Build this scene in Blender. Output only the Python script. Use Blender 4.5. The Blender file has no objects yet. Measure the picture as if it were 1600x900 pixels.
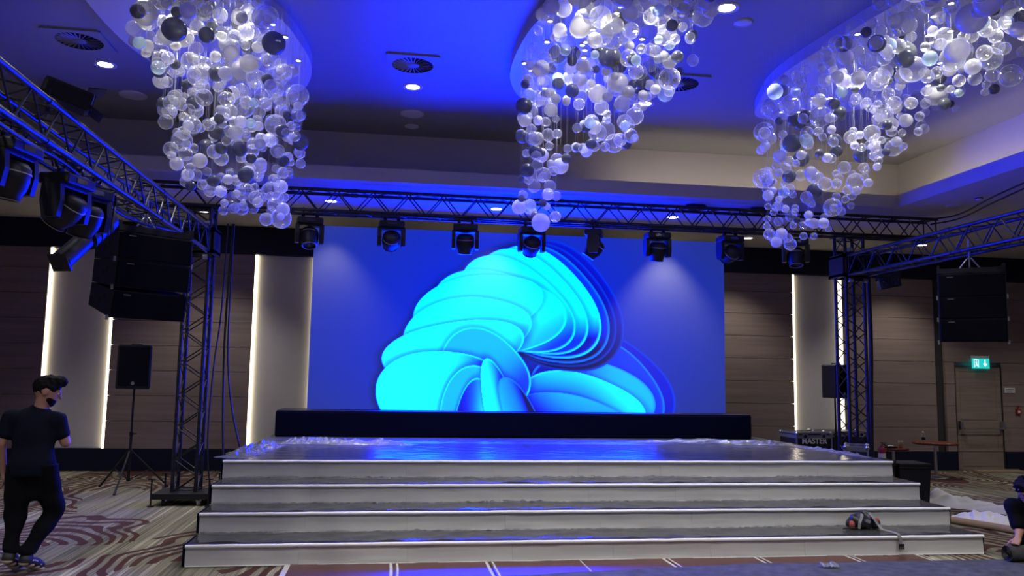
import bpy, bmesh, math, random
import numpy as np
from mathutils import Vector, Matrix, noise
R_ = math.radians
rnd = random.Random(7)
sc = bpy.context.scene
COL = sc.collection

# ------------------------------------------------------------------ camera
cam_d = bpy.data.cameras.new('camera')
cam = bpy.data.objects.new('camera', cam_d); COL.objects.link(cam)
F_PX, PITCH, YAW, ROLL, EYE = 1268.09, .1078, .1463, .0168, 1.7736
cam_d.sensor_width = 36.0
cam_d.lens = F_PX / 1600 * 36
cam_d.clip_start = .05
def cam_axes():
    cy, sy, cp, sp = math.cos(YAW), math.sin(YAW), math.cos(PITCH), math.sin(PITCH)
    f = Vector((sy*cp, cy*cp, sp)); r = Vector((cy, -sy, 0)); u = r.cross(f)
    c, s = math.cos(ROLL), math.sin(ROLL)
    return c*r + s*u, -s*r + c*u, f
_r, _u, _f = cam_axes()
cam.matrix_world = Matrix(((_r.x, _u.x, -_f.x, 0), (_r.y, _u.y, -_f.y, 0), (_r.z, _u.z, -_f.z, EYE), (0, 0, 0, 1)))
sc.camera = cam

# ------------------------------------------------------------------ world, exposure
w = bpy.data.worlds.new('hall_air'); sc.world = w; w.use_nodes = True
w.node_tree.nodes['Background'].inputs[0].default_value = (.5, .5, .55, 1)
w.node_tree.nodes['Background'].inputs[1].default_value = .02
sc.view_settings.view_transform = 'Standard'
sc.view_settings.look = 'None'
sc.view_settings.gamma = 1
sc.view_settings.use_curve_mapping = False
sc.view_settings.exposure = 0.0
sc.cycles.use_denoising = True
sc.cycles.transparent_max_bounces = 28
sc.cycles.use_adaptive_sampling = True
sc.cycles.adaptive_threshold = .025
sc.cycles.max_bounces = 8
sc.cycles.diffuse_bounces = 3
sc.cycles.caustics_reflective = False
sc.cycles.caustics_refractive = False
sc.cycles.sample_clamp_indirect = 4.0

# light levels, all in one place
DOWN_W = 220.0        # downlights of the hall
SOFFIT_W = 150.0      # downlights in the lower ceiling over the wall
CHAND_W = 58.0       # pin spots inside the chandeliers
STRIP_E = 5.0        # strips beside the white wall panels
COVE_E = 11.0         # cove strip
SCREEN_B = 110.0       # brightness of the blue of the screen picture

# ------------------------------------------------------------------ helpers
def link(o, parent=None):
    COL.objects.link(o)
    if parent is not None: o.parent = parent
    return o
def tag(o, label, cat, group=None):
    o['label'] = label; o['category'] = cat
    if group: o['group'] = group
    return o
def empty(name, loc=(0, 0, 0), rz=0, label=None, cat=None, group=None, parent=None):
    o = bpy.data.objects.new(name, None); o.empty_display_size = .1
    o.location = loc; o.rotation_euler = (0, 0, rz)
    link(o, parent)
    if label: tag(o, label, cat, group)
    return o
def struct(o): o['kind'] = 'structure'; return o
def copy_tree(o, parent=None):
    c = o.copy(); link(c, parent)
    for ch in list(o.children): copy_tree(ch, c)
    return c

class MB:
    """collects simple shapes for one mesh"""
    def __init__(s): s.v = []; s.f = []; s.sm = []
    def add(s, vs, fs, smooth=False):
        n = len(s.v); s.v += [tuple(q) for q in vs]
        s.f += [tuple(i+n for i in f) for f in fs]; s.sm += [smooth]*len(fs); return s
    def box(s, c, d, m=None):
        x, y, z = d[0]/2, d[1]/2, d[2]/2
        vs = [Vector((a*x, b*y, e*z)) for e in (-1, 1) for b in (-1, 1) for a in (-1, 1)]
        if m is not None: vs = [m @ q for q in vs]
        c = Vector(c)
        return s.add([q+c for q in vs], [(0, 2, 3, 1), (4, 5, 7, 6), (0, 1, 5, 4), (2, 6, 7, 3), (0, 4, 6, 2), (1, 3, 7, 5)])
    def span(s, a, b):
        a, b = Vector(a), Vector(b); return s.box((a+b)/2, (abs(b.x-a.x), abs(b.y-a.y), abs(b.z-a.z)))
    def cbox(s, c, d, ch, m=None):
        """box with chamfered edges"""
        bm = bmesh.new(); bmesh.ops.create_cube(bm, size=1)
        for q in bm.verts: q.co = Vector((q.co.x*d[0], q.co.y*d[1], q.co.z*d[2]))
        bmesh.ops.bevel(bm, geom=bm.edges[:], offset=ch, segments=2, affect='EDGES', profile=.6)
        bm.verts.index_update()
        vs = [(m @ q.co if m is not None else q.co)+Vector(c) for q in bm.verts]
        fs = [tuple(q.index for q in f.verts) for f in bm.faces]; bm.free()
        return s.add(vs, fs)
    def cyl(s, a, b, r, r2=None, n=12, caps=True):
        a, b = Vector(a), Vector(b); r2 = r if r2 is None else r2
        d = (b-a).normalized(); t = d.orthogonal().normalized(); q = d.cross(t)
        vs = []
        for p, rr in ((a, r), (b, r2)):
            vs += [p+rr*(math.cos(2*math.pi*i/n)*t+math.sin(2*math.pi*i/n)*q) for i in range(n)]
        s.add(vs, [(i, (i+1) % n, n+(i+1) % n, n+i) for i in range(n)], True)
        if caps:
            s.add(vs[:n], [tuple(range(n))[::-1]]); s.add(vs[n:], [tuple(range(n))])
        return s
    def tube(s, pts, r, n=6):
        pts = [Vector(p) for p in pts]; vs = []; t = None
        for i, p in enumerate(pts):
            d = (pts[min(i+1, len(pts)-1)]-pts[max(i-1, 0)]).normalized()
            t = d.orthogonal().normalized() if t is None else (t-d*t.dot(d)).normalized()
            q = d.cross(t); rr = r[i] if isinstance(r, (list, tuple)) else r
            vs += [p+rr*(math.cos(2*math.pi*k/n)*t+math.sin(2*math.pi*k/n)*q) for k in range(n)]
        fs = [(i*n+k, i*n+(k+1) % n, (i+1)*n+(k+1) % n, (i+1)*n+k) for i in range(len(pts)-1) for k in range(n)]
        s.add(vs, fs, True)
        s.add(vs[:n], [tuple(range(n))[::-1]]); s.add(vs[-n:], [tuple(range(n))]); return s
    def lathe(s, prof, c=(0, 0, 0), n=24, m=None):
        vs = []
        for r, z in prof:
            for k in range(n):
                q = Vector((r*math.cos(2*math.pi*k/n), r*math.sin(2*math.pi*k/n), z))
                vs.append((m @ q if m is not None else q)+Vector(c))
        fs = [(i*n+k, i*n+(k+1) % n, (i+1)*n+(k+1) % n, (i+1)*n+k) for i in range(len(prof)-1) for k in range(n)]
        return s.add(vs, fs, True)
    def ball(s, c, r, n=16, mrings=10):
        if not hasattr(r, '__len__'): r = (r, r, r)
        vs = [Vector(c)+Vector((0, 0, -r[2]))]
        for i in range(1, mrings):
            a = math.pi*i/mrings-math.pi/2
            vs += [Vector(c)+Vector((r[0]*math.cos(a)*math.cos(2*math.pi*k/n), r[1]*math.cos(a)*math.sin(2*math.pi*k/n), r[2]*math.sin(a))) for k in range(n)]
        vs.append(Vector(c)+Vector((0, 0, r[2]))); L = len(vs)-1
        fs = [(0, 1+(k+1) % n, 1+k) for k in range(n)]
        for i in range(mrings-2):
            fs += [(1+i*n+k, 1+i*n+(k+1) % n, 1+(i+1)*n+(k+1) % n, 1+(i+1)*n+k) for k in range(n)]
        b = 1+(mrings-2)*n
        fs += [(b+k, b+(k+1) % n, L) for k in range(n)]
        return s.add(vs, fs, True)
    def prism(s, poly, z0, z1):
        n = len(poly)
        vs = [(x, y, z0) for x, y in poly]+[(x, y, z1) for x, y in poly]
        return s.add(vs, [tuple(range(n))[::-1], tuple(range(n, 2*n))]+[(i, (i+1) % n, n+(i+1) % n, n+i) for i in range(n)])
    def grid(s, nx, ny, fn, smooth=True):
        vs = [fn(i/nx, j/ny) for j in range(ny+1) for i in range(nx+1)]
        fs = [(j*(nx+1)+i, j*(nx+1)+i+1, (j+1)*(nx+1)+i+1, (j+1)*(nx+1)+i) for j in range(ny) for i in range(nx)]
        return s.add(vs, fs, smooth)
    def mesh(s, name, mat):
        me = bpy.data.meshes.new(name); me.from_pydata(s.v, [], s.f)
        me.polygons.foreach_set('use_smooth', s.sm)
        if mat is not None: me.materials.append(mat)
        me.update(); return me
    def build(s, name, mat, parent=None, loc=(0, 0, 0)):
        o = bpy.data.objects.new(name, s.mesh(name, mat)); o.location = loc
        return link(o, parent)

# ------------------------------------------------------------------ materials
def mat(name, col, rough=.6, metal=0, spec=.5, vary=0, vscale=(3, 3, 3), bump=0, bscale=20, emit=None, estr=0, coat=0, alpha=1):
    m = bpy.data.materials.new(name); m.use_nodes = True
    nt = m.node_tree; b = nt.nodes['Principled BSDF']
    b.inputs['Base Color'].default_value = (*col, 1); b.inputs['Roughness'].default_value = rough
    b.inputs['Metallic'].default_value = metal; b.inputs['Specular IOR Level'].default_value = spec
    b.inputs['Coat Weight'].default_value = coat
    if emit: b.inputs['Emission Color'].default_value = (*emit, 1); b.inputs['Emission Strength'].default_value = estr
    if vary or bump:
        tc = nt.nodes.new('ShaderNodeTexCoord'); mp = nt.nodes.new('ShaderNodeMapping')
        nt.links.new(tc.outputs['Object'], mp.inputs[0]); mp.inputs['Scale'].default_value = vscale
    if vary:
        n = nt.nodes.new('ShaderNodeTexNoise'); n.inputs['Scale'].default_value = 1; n.inputs['Detail'].default_value = 5
        nt.links.new(mp.outputs[0], n.inputs['Vector'])
        rmp = nt.nodes.new('ShaderNodeValToRGB')
        rmp.color_ramp.elements[0].position = .3; rmp.color_ramp.elements[1].position = .7
        rmp.color_ramp.elements[0].color = (*[c*(1-vary) for c in col], 1); rmp.color_ramp.elements[1].color = (*[min(1, c*(1+vary)) for c in col], 1)
        nt.links.new(n.outputs['Fac'], rmp.inputs[0]); nt.links.new(rmp.outputs[0], b.inputs['Base Color'])
    if bump:
        n2 = nt.nodes.new('ShaderNodeTexNoise'); n2.inputs['Scale'].default_value = bscale; n2.inputs['Detail'].default_value = 3
        nt.links.new(mp.outputs[0], n2.inputs['Vector'])
        bp = nt.nodes.new('ShaderNodeBump'); bp.inputs['Strength'].default_value = bump; bp.inputs['Distance'].default_value = .01
        nt.links.new(n2.outputs['Fac'], bp.inputs['Height']); nt.links.new(bp.outputs[0], b.inputs['Normal'])
    return m
def emission(name, col, s):
    m = bpy.data.materials.new(name); m.use_nodes = True; nt = m.node_tree
    nt.nodes.remove(nt.nodes['Principled BSDF']); e = nt.nodes.new('ShaderNodeEmission')
    e.inputs[0].default_value = (*col, 1); e.inputs[1].default_value = s
    nt.links.new(e.outputs[0], nt.nodes['Material Output'].inputs[0]); return m
def glass(name, tint, diffuse, dcol, blend=.35, rough=.03, bump=0, bscale=8, rimwhite=0):
    """thin blown glass or film: see-through, mirror-like towards the rim, a little milky"""
    m = bpy.data.materials.new(name); m.use_nodes = True; nt = m.node_tree
    nt.nodes.remove(nt.nodes['Principled BSDF'])
    tr = nt.nodes.new('ShaderNodeBsdfTransparent'); tr.inputs[0].default_value = (*tint, 1)
    gl = nt.nodes.new('ShaderNodeBsdfGlossy'); gl.inputs['Roughness'].default_value = rough
    df = nt.nodes.new('ShaderNodeBsdfDiffuse'); df.inputs[0].default_value = (*dcol, 1)
    tl = nt.nodes.new('ShaderNodeBsdfTranslucent'); tl.inputs[0].default_value = (*dcol, 1)
    md = nt.nodes.new('ShaderNodeMixShader'); md.inputs[0].default_value = .5
    nt.links.new(df.outputs[0], md.inputs[1]); nt.links.new(tl.outputs[0], md.inputs[2])
    m1 = nt.nodes.new('ShaderNodeMixShader'); m1.inputs[0].default_value = diffuse
    nt.links.new(tr.outputs[0], m1.inputs[1]); nt.links.new(md.outputs[0], m1.inputs[2])
    lw = nt.nodes.new('ShaderNodeLayerWeight'); lw.inputs[0].default_value = blend
    m2 = nt.nodes.new('ShaderNodeMixShader')
    nt.links.new(lw.outputs['Fresnel'], m2.inputs[0]); nt.links.new(m1.outputs[0], m2.inputs[1]); nt.links.new(gl.outputs[0], m2.inputs[2])
    if rimwhite:
        # the wall of a blown ball is seen edge-on towards its outline, so its milkiness adds up there
        fc = nt.nodes.new('ShaderNodeLayerWeight'); fc.inputs[0].default_value = .5
        pw = nt.nodes.new('ShaderNodeMath'); pw.operation = 'POWER'; nt.links.new(fc.outputs['Facing'], pw.inputs[0]); pw.inputs[1].default_value = 2.6
        mu = nt.nodes.new('ShaderNodeMath'); mu.operation = 'MULTIPLY_ADD'; nt.links.new(pw.outputs[0], mu.inputs[0]); mu.inputs[1].default_value = rimwhite; mu.inputs[2].default_value = diffuse
        nt.links.new(mu.outputs[0], m1.inputs[0])
        nt.links.remove(m2.inputs[0].links[0]); m2.inputs[0].default_value = .10
    nt.links.new(m2.outputs[0], nt.nodes['Material Output'].inputs[0])
    if bump:
        tc = nt.nodes.new('ShaderNodeTexCoord'); n = nt.nodes.new('ShaderNodeTexNoise')
        n.inputs['Scale'].default_value = bscale; n.inputs['Detail'].default_value = 4
        nt.links.new(tc.outputs['Object'], n.inputs['Vector'])
        bp = nt.nodes.new('ShaderNodeBump'); bp.inputs['Strength'].default_value = bump; bp.inputs['Distance'].default_value = .02
        nt.links.new(n.outputs['Fac'], bp.inputs['Height'])
        nt.links.new(bp.outputs[0], gl.inputs['Normal']); nt.links.new(bp.outputs[0], lw.inputs['Normal'])
    return m

def carpet_material():
    m = bpy.data.materials.new('patterned_carpet'); m.use_nodes = True; nt = m.node_tree; N = nt.nodes; L = nt.links
    b = N['Principled BSDF']; b.inputs['Roughness'].default_value = .95; b.inputs['Specular IOR Level'].default_value = .1
    geo = N.new('ShaderNodeNewGeometry')
    def mapping(scale, loc=(0, 0, 0)):
        q = N.new('ShaderNodeMapping'); q.inputs['Scale'].default_value = scale; q.inputs['Location'].default_value = loc
        L.new(geo.outputs['Position'], q.inputs[0]); return q
    def noise_(mp, scale, detail=2, rough=.5):
        q = N.new('ShaderNodeTexNoise'); q.inputs['Scale'].default_value = scale; q.inputs['Detail'].default_value = detail
        q.inputs['Roughness'].default_value = rough; L.new(mp.outputs[0], q.inputs['Vector']); return q
    def math_(op, a, c=None, **k):
        q = N.new('ShaderNodeMath'); q.operation = op
        for i, x in enumerate((a, c)):
            if x is None: continue
            if isinstance(x, (int, float)): q.inputs[i].default_value = x
            else: L.new(x, q.inputs[i])
        return q.outputs[0]
    st = noise_(mapping((1, .008, 1)), 6.5, 5, .72)
    rp = N.new('ShaderNodeValToRGB'); cr = rp.color_ramp; cr.interpolation = 'LINEAR'
    stops = [(.30, (.064, .064, .046)), (.38, (.21, .195, .140)), (.44, (.080, .080, .060)), (.49, (.26, .240, .175)), (.54, (.115, .112, .084)), (.60, (.42, .39, .30)), (.66, (.14, .132, .10)), (.74, (.33, .305, .235))]
    cr.elements[0].position = stops[0][0]; cr.elements[0].color = (*stops[0][1], 1)
    cr.elements[1].position = stops[-1][0]; cr.elements[1].color = (*stops[-1][1], 1)
    for p, c in stops[1:-1]:
        e = cr.elements.new(p); e.color = (*c, 1)
    L.new(st.outputs['Fac'], rp.inputs[0])
    # burgundy crescents: rings round scattered centres, kept to one side of them
    vo = N.new('ShaderNodeTexVoronoi'); vo.inputs['Scale'].default_value = .62; vo.inputs['Randomness'].default_value = .75
    wob = noise_(mapping((1, 1, 1)), .8, 1)
    mpv = mapping((1, .55, 1), (.35, .2, 0)); av = N.new('ShaderNodeVectorMath'); av.operation = 'MULTIPLY_ADD'
    L.new(wob.outputs['Color'], av.inputs[0]); av.inputs[1].default_value = (.9, .9, 0); L.new(mpv.outputs[0], av.inputs[2])
    L.new(av.outputs[0], vo.inputs['Vector']); vo.voronoi_dimensions = '2D'
    ring = math_('SINE', math_('MULTIPLY', vo.outputs['Distance'], 88))
    ring = math_('GREATER_THAN', ring, -.1)
    blob = noise_(mapping((1, .7, 1), (3.1, 1.7, 0)), .55, 1)
    inside = math_('GREATER_THAN', blob.outputs['Fac'], .43)
    solid = math_('GREATER_THAN', blob.outputs['Fac'], .63)
    near = math_('LESS_THAN', vo.outputs['Distance'], .62)
    msk = math_('MAXIMUM', math_('MULTIPLY', math_('MULTIPLY', ring, inside), near), solid)
    mix = N.new('ShaderNodeMix'); mix.data_type = 'RGBA'
    L.new(math_('MULTIPLY', msk, .93), mix.inputs['Factor']); L.new(rp.outputs[0], mix.inputs['A']); mix.inputs['B'].default_value = (.060, .022, .021, 1)
    L.new(mix.outputs['Result'], b.inputs['Base Color'])
    fz = noise_(mapping((1, 1, 1)), 160, 2); bp = N.new('ShaderNodeBump'); bp.inputs['Strength'].default_value = .4; bp.inputs['Distance'].default_value = .004
    L.new(fz.outputs['Fac'], bp.inputs['Height']); L.new(bp.outputs[0], b.inputs['Normal'])
    return m

M = dict(
    carpet=carpet_material(),
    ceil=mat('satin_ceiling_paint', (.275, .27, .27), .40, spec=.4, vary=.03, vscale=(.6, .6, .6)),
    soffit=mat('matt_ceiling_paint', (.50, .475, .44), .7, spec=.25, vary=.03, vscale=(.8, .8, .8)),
    plate=mat('white_gloss_plate', (.60, .60, .62), .3),
    wood=mat('brown_wood_veneer', (.25, .190, .160), .5, vary=.15, vscale=(.7, 1, 14), spec=.4),
    doorwood=mat('door_wood_veneer', (.25, .195, .152), .5, vary=.16, vscale=(1.2, 1, 20), spec=.4),
    gap=mat('dark_gap', (.03, .027, .025), .7),
    wpanel=mat('white_wall_panel', (.58, .56, .52), .6, vary=.03),
    navy=mat('black_lacquer_board', (.009, .011, .030), .5, spec=.2),
    side=mat('side_wall_paint', (.33, .29, .25), .7, vary=.08),
    truss=mat('black_truss_paint', (.022, .022, .026), .32, metal=.35, vary=.5, vscale=(14, 14, 14), bump=.3, bscale=6),
    plastic=mat('black_moulded_plastic', (.012, .012, .015), .45, spec=.3, bump=.05, bscale=40),
    softblk=mat('black_speaker_mesh', (.004, .004, .007), .85, spec=.08, bump=.4, bscale=120),
    cab=mat('dark_grey_cabinet_paint', (.016, .016, .020), .6, spec=.2, bump=.1, bscale=60),
    hole=mat('hole_black', (.003, .003, .003), .9),
    steel=mat('bare_steel', (.55, .55, .56), .28, metal=1),
    alu=mat('case_aluminium', (.42, .42, .42), .38, metal=.9),
    lens=mat('lens_glass', (.02, .02, .03), .05, spec=.9, coat=1),
    fabric=mat('white_stretch_fabric', (.60, .605, .585), .75, spec=.2, vary=.06, vscale=(.8, 3, 14), bump=.15, bscale=2),
    hem=mat('white_fabric_fold', (.86, .865, .84), .6, spec=.25),
    tread=mat('grey_stage_carpet', (.030, .031, .035), .9, vary=.3, vscale=(30, 30, 30)),
    deck=mat('dark_stage_deck', (.040, .042, .055), .55, vary=.3, vscale=(6, 6, 6)),
    skirt=mat('black_stage_skirt', (.003, .004, .018), .9, spec=.06),
    film=glass('clear_plastic_film', (.93, .94, .96), .10, (.75, .77, .8), .42, .16, bump=.5, bscale=7),
    crump=glass('crumpled_plastic_film', (.75, .78, .85), .38, (.72, .75, .82), .45, .14, bump=1.0, bscale=14),
    felt=mat('grey_blue_felt', (.048, .050, .052), .92, vary=.45, vscale=(9, 9, 9), bump=.6, bscale=10),
    lam=mat('brown_laminate', (.085, .030, .022), .34, vary=.25, vscale=(2, 14, 2), spec=.5),
    tape=mat('white_tape', (.50, .49, .46), .5, vary=.15, vscale=(20, 20, 20)),
    cloth=mat('white_cotton', (.74, .73, .70), .85, vary=.04),
    card=mat('brown_cardboard', (.30, .215, .135), .8, vary=.1),
    skin=mat('skin', (.36, .19, .125), .55, vary=.08, vscale=(12, 12, 12)),
    hair=mat('black_hair', (.006, .005, .005), .7, spec=.12, bump=.5, bscale=55),
    tee=mat('navy_cotton', (.006, .008, .018), .9, spec=.1, bump=.25, bscale=9),
    trous=mat('black_jersey', (.004, .004, .006), .9, spec=.1, bump=.3, bscale=7),
    shoe=mat('black_shoe', (.014, .014, .016), .6),
    sole=mat('tan_rubber_sole', (.42, .33, .22), .7),
    white=mat('white_plastic', (.70, .70, .68), .45),
    red=mat('red_paint', (.32, .018, .014), .35),
    redwood=mat('red_brown_table_top', (.150, .032, .022), .35, vary=.2, vscale=(3, 12, 3)),
    greyweb=mat('grey_webbing', (.22, .22, .22), .8, bump=.3, bscale=70),
    coral=mat('coral_fabric', (.36, .07, .05), .7),
    jacket=mat('bag_black_nylon', (.014, .014, .016), .38, bump=.5, bscale=9),
    cable=mat('black_rubber_cable', (.010, .010, .011), .5),
    blue=mat('case_blue_black', (.012, .013, .03), .35),
    bclear=glass('clear_bauble_glass', (.95, .955, .96), .09, (.93, .93, .93), rough=.05, rimwhite=.48),
    bmilk=glass('milky_bauble_glass', (.85, .85, .85), .64, (.86, .855, .83), rough=.10, rimwhite=.2),
    bsmoke=glass('smoked_bauble_glass', (.42, .43, .46), .50, (.20, .215, .235), rough=.08, rimwhite=.4),
    bpearl=glass('pale_blue_bauble_glass', (.80, .90, .95), .34, (.78, .92, .96), rough=.06, rimwhite=.5),
    wire=mat('thin_steel_wire', (.5, .5, .5), .4, metal=.8),
    lampglow=emission('downlight_glow', (1, .95, .86), 14),
    pinglow=emission('pin_spot_glow', (1, .97, .9), 9),
    strip=emission('warm_led_strip', (1, .86, .62), STRIP_E),
    cove=emission('cove_led_strip', (1, .88, .72), COVE_E),
    exitg=emission('exit_sign_glow', (.02, .55, .52), 1.1),
    exitw=emission('exit_sign_white', (.75, 1, .95), 1.2),
)

# ------------------------------------------------------------------ room shell
X0, X1, Y0, YW = -9.0, 15.5, -9.0, 15.38
ZS, ZC = 4.434, 5.30                      # lower and upper ceiling
RX0, RX1, RY0, RY1 = -5.9, 7.6, -6.0, 11.23   # edge of the opening in the lower ceiling
floor = struct(MB().span((X0, Y0, -.1), (X1, YW+.2, 0)).build('floor', M['carpet']))
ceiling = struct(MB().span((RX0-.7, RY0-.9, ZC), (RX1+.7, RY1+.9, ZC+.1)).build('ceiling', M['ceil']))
for a, b in (((X0, RY1, ZS), (X1, YW+.2, ZS+.05)), ((X0, Y0, ZS), (X1, RY0, ZS+.05)), ((X0, RY0, ZS), (RX0, RY1, ZS+.05)), ((RX1, RY0, ZS), (X1, RY1, ZS+.05))):
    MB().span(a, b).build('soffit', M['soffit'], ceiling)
t = .05
for a, b in (((RX0, RY1, ZS+.05), (RX1, RY1+t, ZS+.19)), ((RX0, RY0-t, ZS+.05), (RX1, RY0, ZS+.19)), ((RX0-t, RY0, ZS+.05), (RX0, RY1, ZS+.19)), ((RX1, RY0, ZS+.05), (RX1+t, RY1, ZS+.19))):
    MB().span(a, b).build('cove_fascia', M['soffit'], ceiling)
RBY, RBX = 11.88, 8.08
for a, b in (((RX0-.6, RBY, ZS+.05), (RBX+.1, RBY+.1, ZC)), ((RX0-.6, RY0-.75, ZS+.05), (RBX+.1, RY0-.65, ZC)), ((RX0-.6, RY0-.7, ZS+.05), (RX0-.5, RBY, ZC)), ((RBX, RY0-.7, ZS+.05), (RBX+.1, RBY, ZC))):
    MB().span(a, b).build('recess_wall', M['soffit'], ceiling)
MB().span((3.3, RY1+.07, ZS+.11), (7.5, RY1+.10, ZS+.14)).build('cove_strip', M['cove'], ceiling)
MB().span((RX1+.07, 2.0, ZS+.11), (RX1+.10, 11.1, ZS+.14)).build('cove_strip', M['cove'], ceiling)
wl = struct(MB().span((X0-.15, Y0, 0), (X0, YW+.3, 5.4)).build('wall_left', M['side']))
wr = struct(MB().span((X1, Y0, 0), (X1+.15, YW+.3, 5.4)).build('wall_right', M['side']))
wf = struct(MB().span((X0, Y0-.15, 0), (X1, Y0, 5.4)).build('wall_front', M['side']))
wall = struct(MB().span((X0, YW+.12, 0), (X1, YW+.3, 5.4)).build('wall_back', M['wpanel']))
ZB, ZP = .38, 3.925                       # top of the base board, underside of the top rail
base = struct(MB().span((X0, YW-.03, 0), (11.56, YW+.12, ZB)).build('baseboard_back', M['navy']))
MB().span((12.66, YW-.03, 0), (X1, YW+.12, ZB)).build('baseboard_length', M['navy'], base)
struct(MB().span((X0, YW-.04, ZP), (X1, YW+.12, ZS)).build('trim_1', M['navy']))
seams = [ZB]+[.866+.447*k for k in range(7)]+[ZP]
bays = [(X0, -6.06), (-4.94, -2.53), (-1.41, 1.0), (2.12, 4.53), (5.65, 8.02), (9.10, 11.14), (11.36, 15.5)]
for bx0, bx1 in bays:
    for k in range(len(seams)-1):
        z0, z1 = seams[k]+.004, seams[k+1]-.004
        segs = [(bx0, bx1)]
        if bx0 > 11.2 and z0 < 2.13: segs = [(bx0, 11.57), (12.64, bx1)]
        for a, b in segs:
            if z0 < 2.13 < z1 and bx0 > 11.2: pass
            MB().span((a, YW+rnd.uniform(-.002, .002), z0), (b, YW+.12, z1)).build('wood_panel', M['wood'], wall)
MB().span((11.14, YW+.07, ZB), (11.36, YW+.11, ZP)).build('dark_reveal', M['gap'], wall)
MB().span((X0, YW+.02, ZB), (X1, YW+.03, ZB+.004)).build('panel_joint_line', M['gap'], wall)
for a, b in ((-6.06, -4.94), (-2.53, -1.41), (1.0, 2.12), (4.53, 5.65), (8.02, 9.10)):
    MB().cbox(((a+b)/2, YW+.085, (ZB+ZP)/2), (b-a-.10, .06, ZP-ZB-.01), .008).build('white_panel', M['wpanel'], wall)
    for xx in (a+.024, b-.024):
        MB().span((xx-.023, YW+.01, ZB+.01), (xx+.023, YW+.05, ZP-.01)).build('light_strip', M['strip'], wall)

# door with panic bar
door = struct(empty('door_1', (12.105, YW, 0)))
MB().cbox((0, .05, 1.065), (1.06, .05, 2.12), .004).build('door_leaf', M['doorwood'], door)
for z0, z1 in ((.02, .84), (.96, 2.08)):
    fr = MB()
    for a, b in (((-.42, .02, z0+.08), (-.405, .03, z1-.05)), ((.405, .02, z0+.08), (.42, .03, z1-.05)), ((-.42, .02, z1-.06), (.42, .03, z1-.045)), ((-.42, .02, z0+.07), (.42, .03, z0+.085))): fr.span(a, b)
    fr.build('door_moulding', M['doorwood'], door)
bar = MB().cyl((-.42, -.08, .85), (.50, -.08, .85), .014).build('panic_bar', M['steel'], door)
for xx in (-.46, .50):
    MB().cbox((xx, -.03, .92), (.05, .10, .17), .015).build('bar_bracket', M['steel'], bar)
MB().span((-.54, -.005, 0), (-.528, .03, 2.14)).span((.528, -.005, 0), (.54, .03, 2.14)).span((-.54, -.005, 2.128), (.54, .03, 2.14)).build('door_frame', M['gap'], door)

# ------------------------------------------------------------------ ceiling fittings
def spot(loc, watts, ang=105, blend=.7, col=(1, .95, .88), rad=.06, parent=None, aim=None):
    d = bpy.data.lights.new('downlight_lamp', 'SPOT'); d.energy = watts; d.spot_size = R_(ang); d.spot_blend = blend
    d.color = col; d.shadow_soft_size = rad
    o = bpy.data.objects.new('downlight_lamp', d); o.location = loc; link(o, parent)
    if aim is not None: o.rotation_euler = (Vector(aim)-Vector(loc)).to_track_quat('-Z', 'Y').to_euler()
    return o
ring_me = MB().lathe([(.085, -.004), (.115, -.012), (.125, -.006), (.125, 0)], n=28).lathe([(.085, -.004), (.078, .0), ], n=28).mesh('trim_ring', M['white'])
glow_me = MB().lathe([(0.001, -.003), (.084, -.003)], n=28).mesh('lamp_disc', M['lampglow'])
def downlight(x, y, z, label, watts, group='recessed downlights', ang=105):
    e = empty('recessed_downlight', (x, y, z), 0, label, 'downlight', group)
    link(bpy.data.objects.new('trim_ring', ring_me), e); link(bpy.data.objects.new('lamp_disc', glow_me), e)
    spot((0, 0, -.03), watts, ang, parent=e)
downlight(-3.40, 9.73, ZC, 'lit recessed downlight beside the square vent above the side truss', DOWN_W)
downlight(.16, 9.78, ZC, 'lit recessed downlight in the blue ceiling between two bauble chandeliers', DOWN_W)
downlight(3.14, 9.82, ZC, 'lit recessed downlight showing just behind the middle chandelier baubles', DOWN_W)
downlight(3.06, 7.04, ZC, 'lit recessed downlight at the top edge beside a dark bauble', DOWN_W)
downlight(-5.09, 11.9, ZS, 'lit downlight in the lower ceiling at the picture edge under the side truss', SOFFIT_W)
downlight(-3.19, 14.03, ZS, 'lit downlight in the lower ceiling seen behind the first truss tower', SOFFIT_W)
downlight(6.59, 14.32, ZS, 'lit downlight in the lower ceiling beside the upper corner of the screen', SOFFIT_W)
downlight(10.14, 14.26, ZS, 'lit downlight in the lower ceiling seen through the short side truss', SOFFIT_W)
for x in (-1.0, 1.6, 4.55):
    downlight(x, 12.72, ZS, {-1.0: 'lit downlight in front of the screen top, nearest the near chandelier', 1.6: 'lit downlight in front of the screen top, beside the middle chandelier tail', 4.55: 'lit downlight above the pale patch on the screen'}[x], 420 if x > 4 else (200 if x < 0 else 130), 'downlights washing the screen', 80)
for x in (-3.4, .1, 3.1, 6.4):
    for y in (4.2, 1.4, -1.4, -4.2):
        downlight(x, y, ZC, 'recessed downlight in the ceiling over the camera side of the hall', DOWN_W*1.15, 'downlights over the rest of the hall', 130)
for x, y in ((10.5, 9.0), (12.5, 4.0), (10.5, -1), (-7.4, 7.5), (-7.4, 2), (13, 12.5)):
    downlight(x, y, ZS, 'downlight in the lower ceiling along the side of the hall', DOWN_W*.8, 'downlights along the side ceiling', 125)

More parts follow.
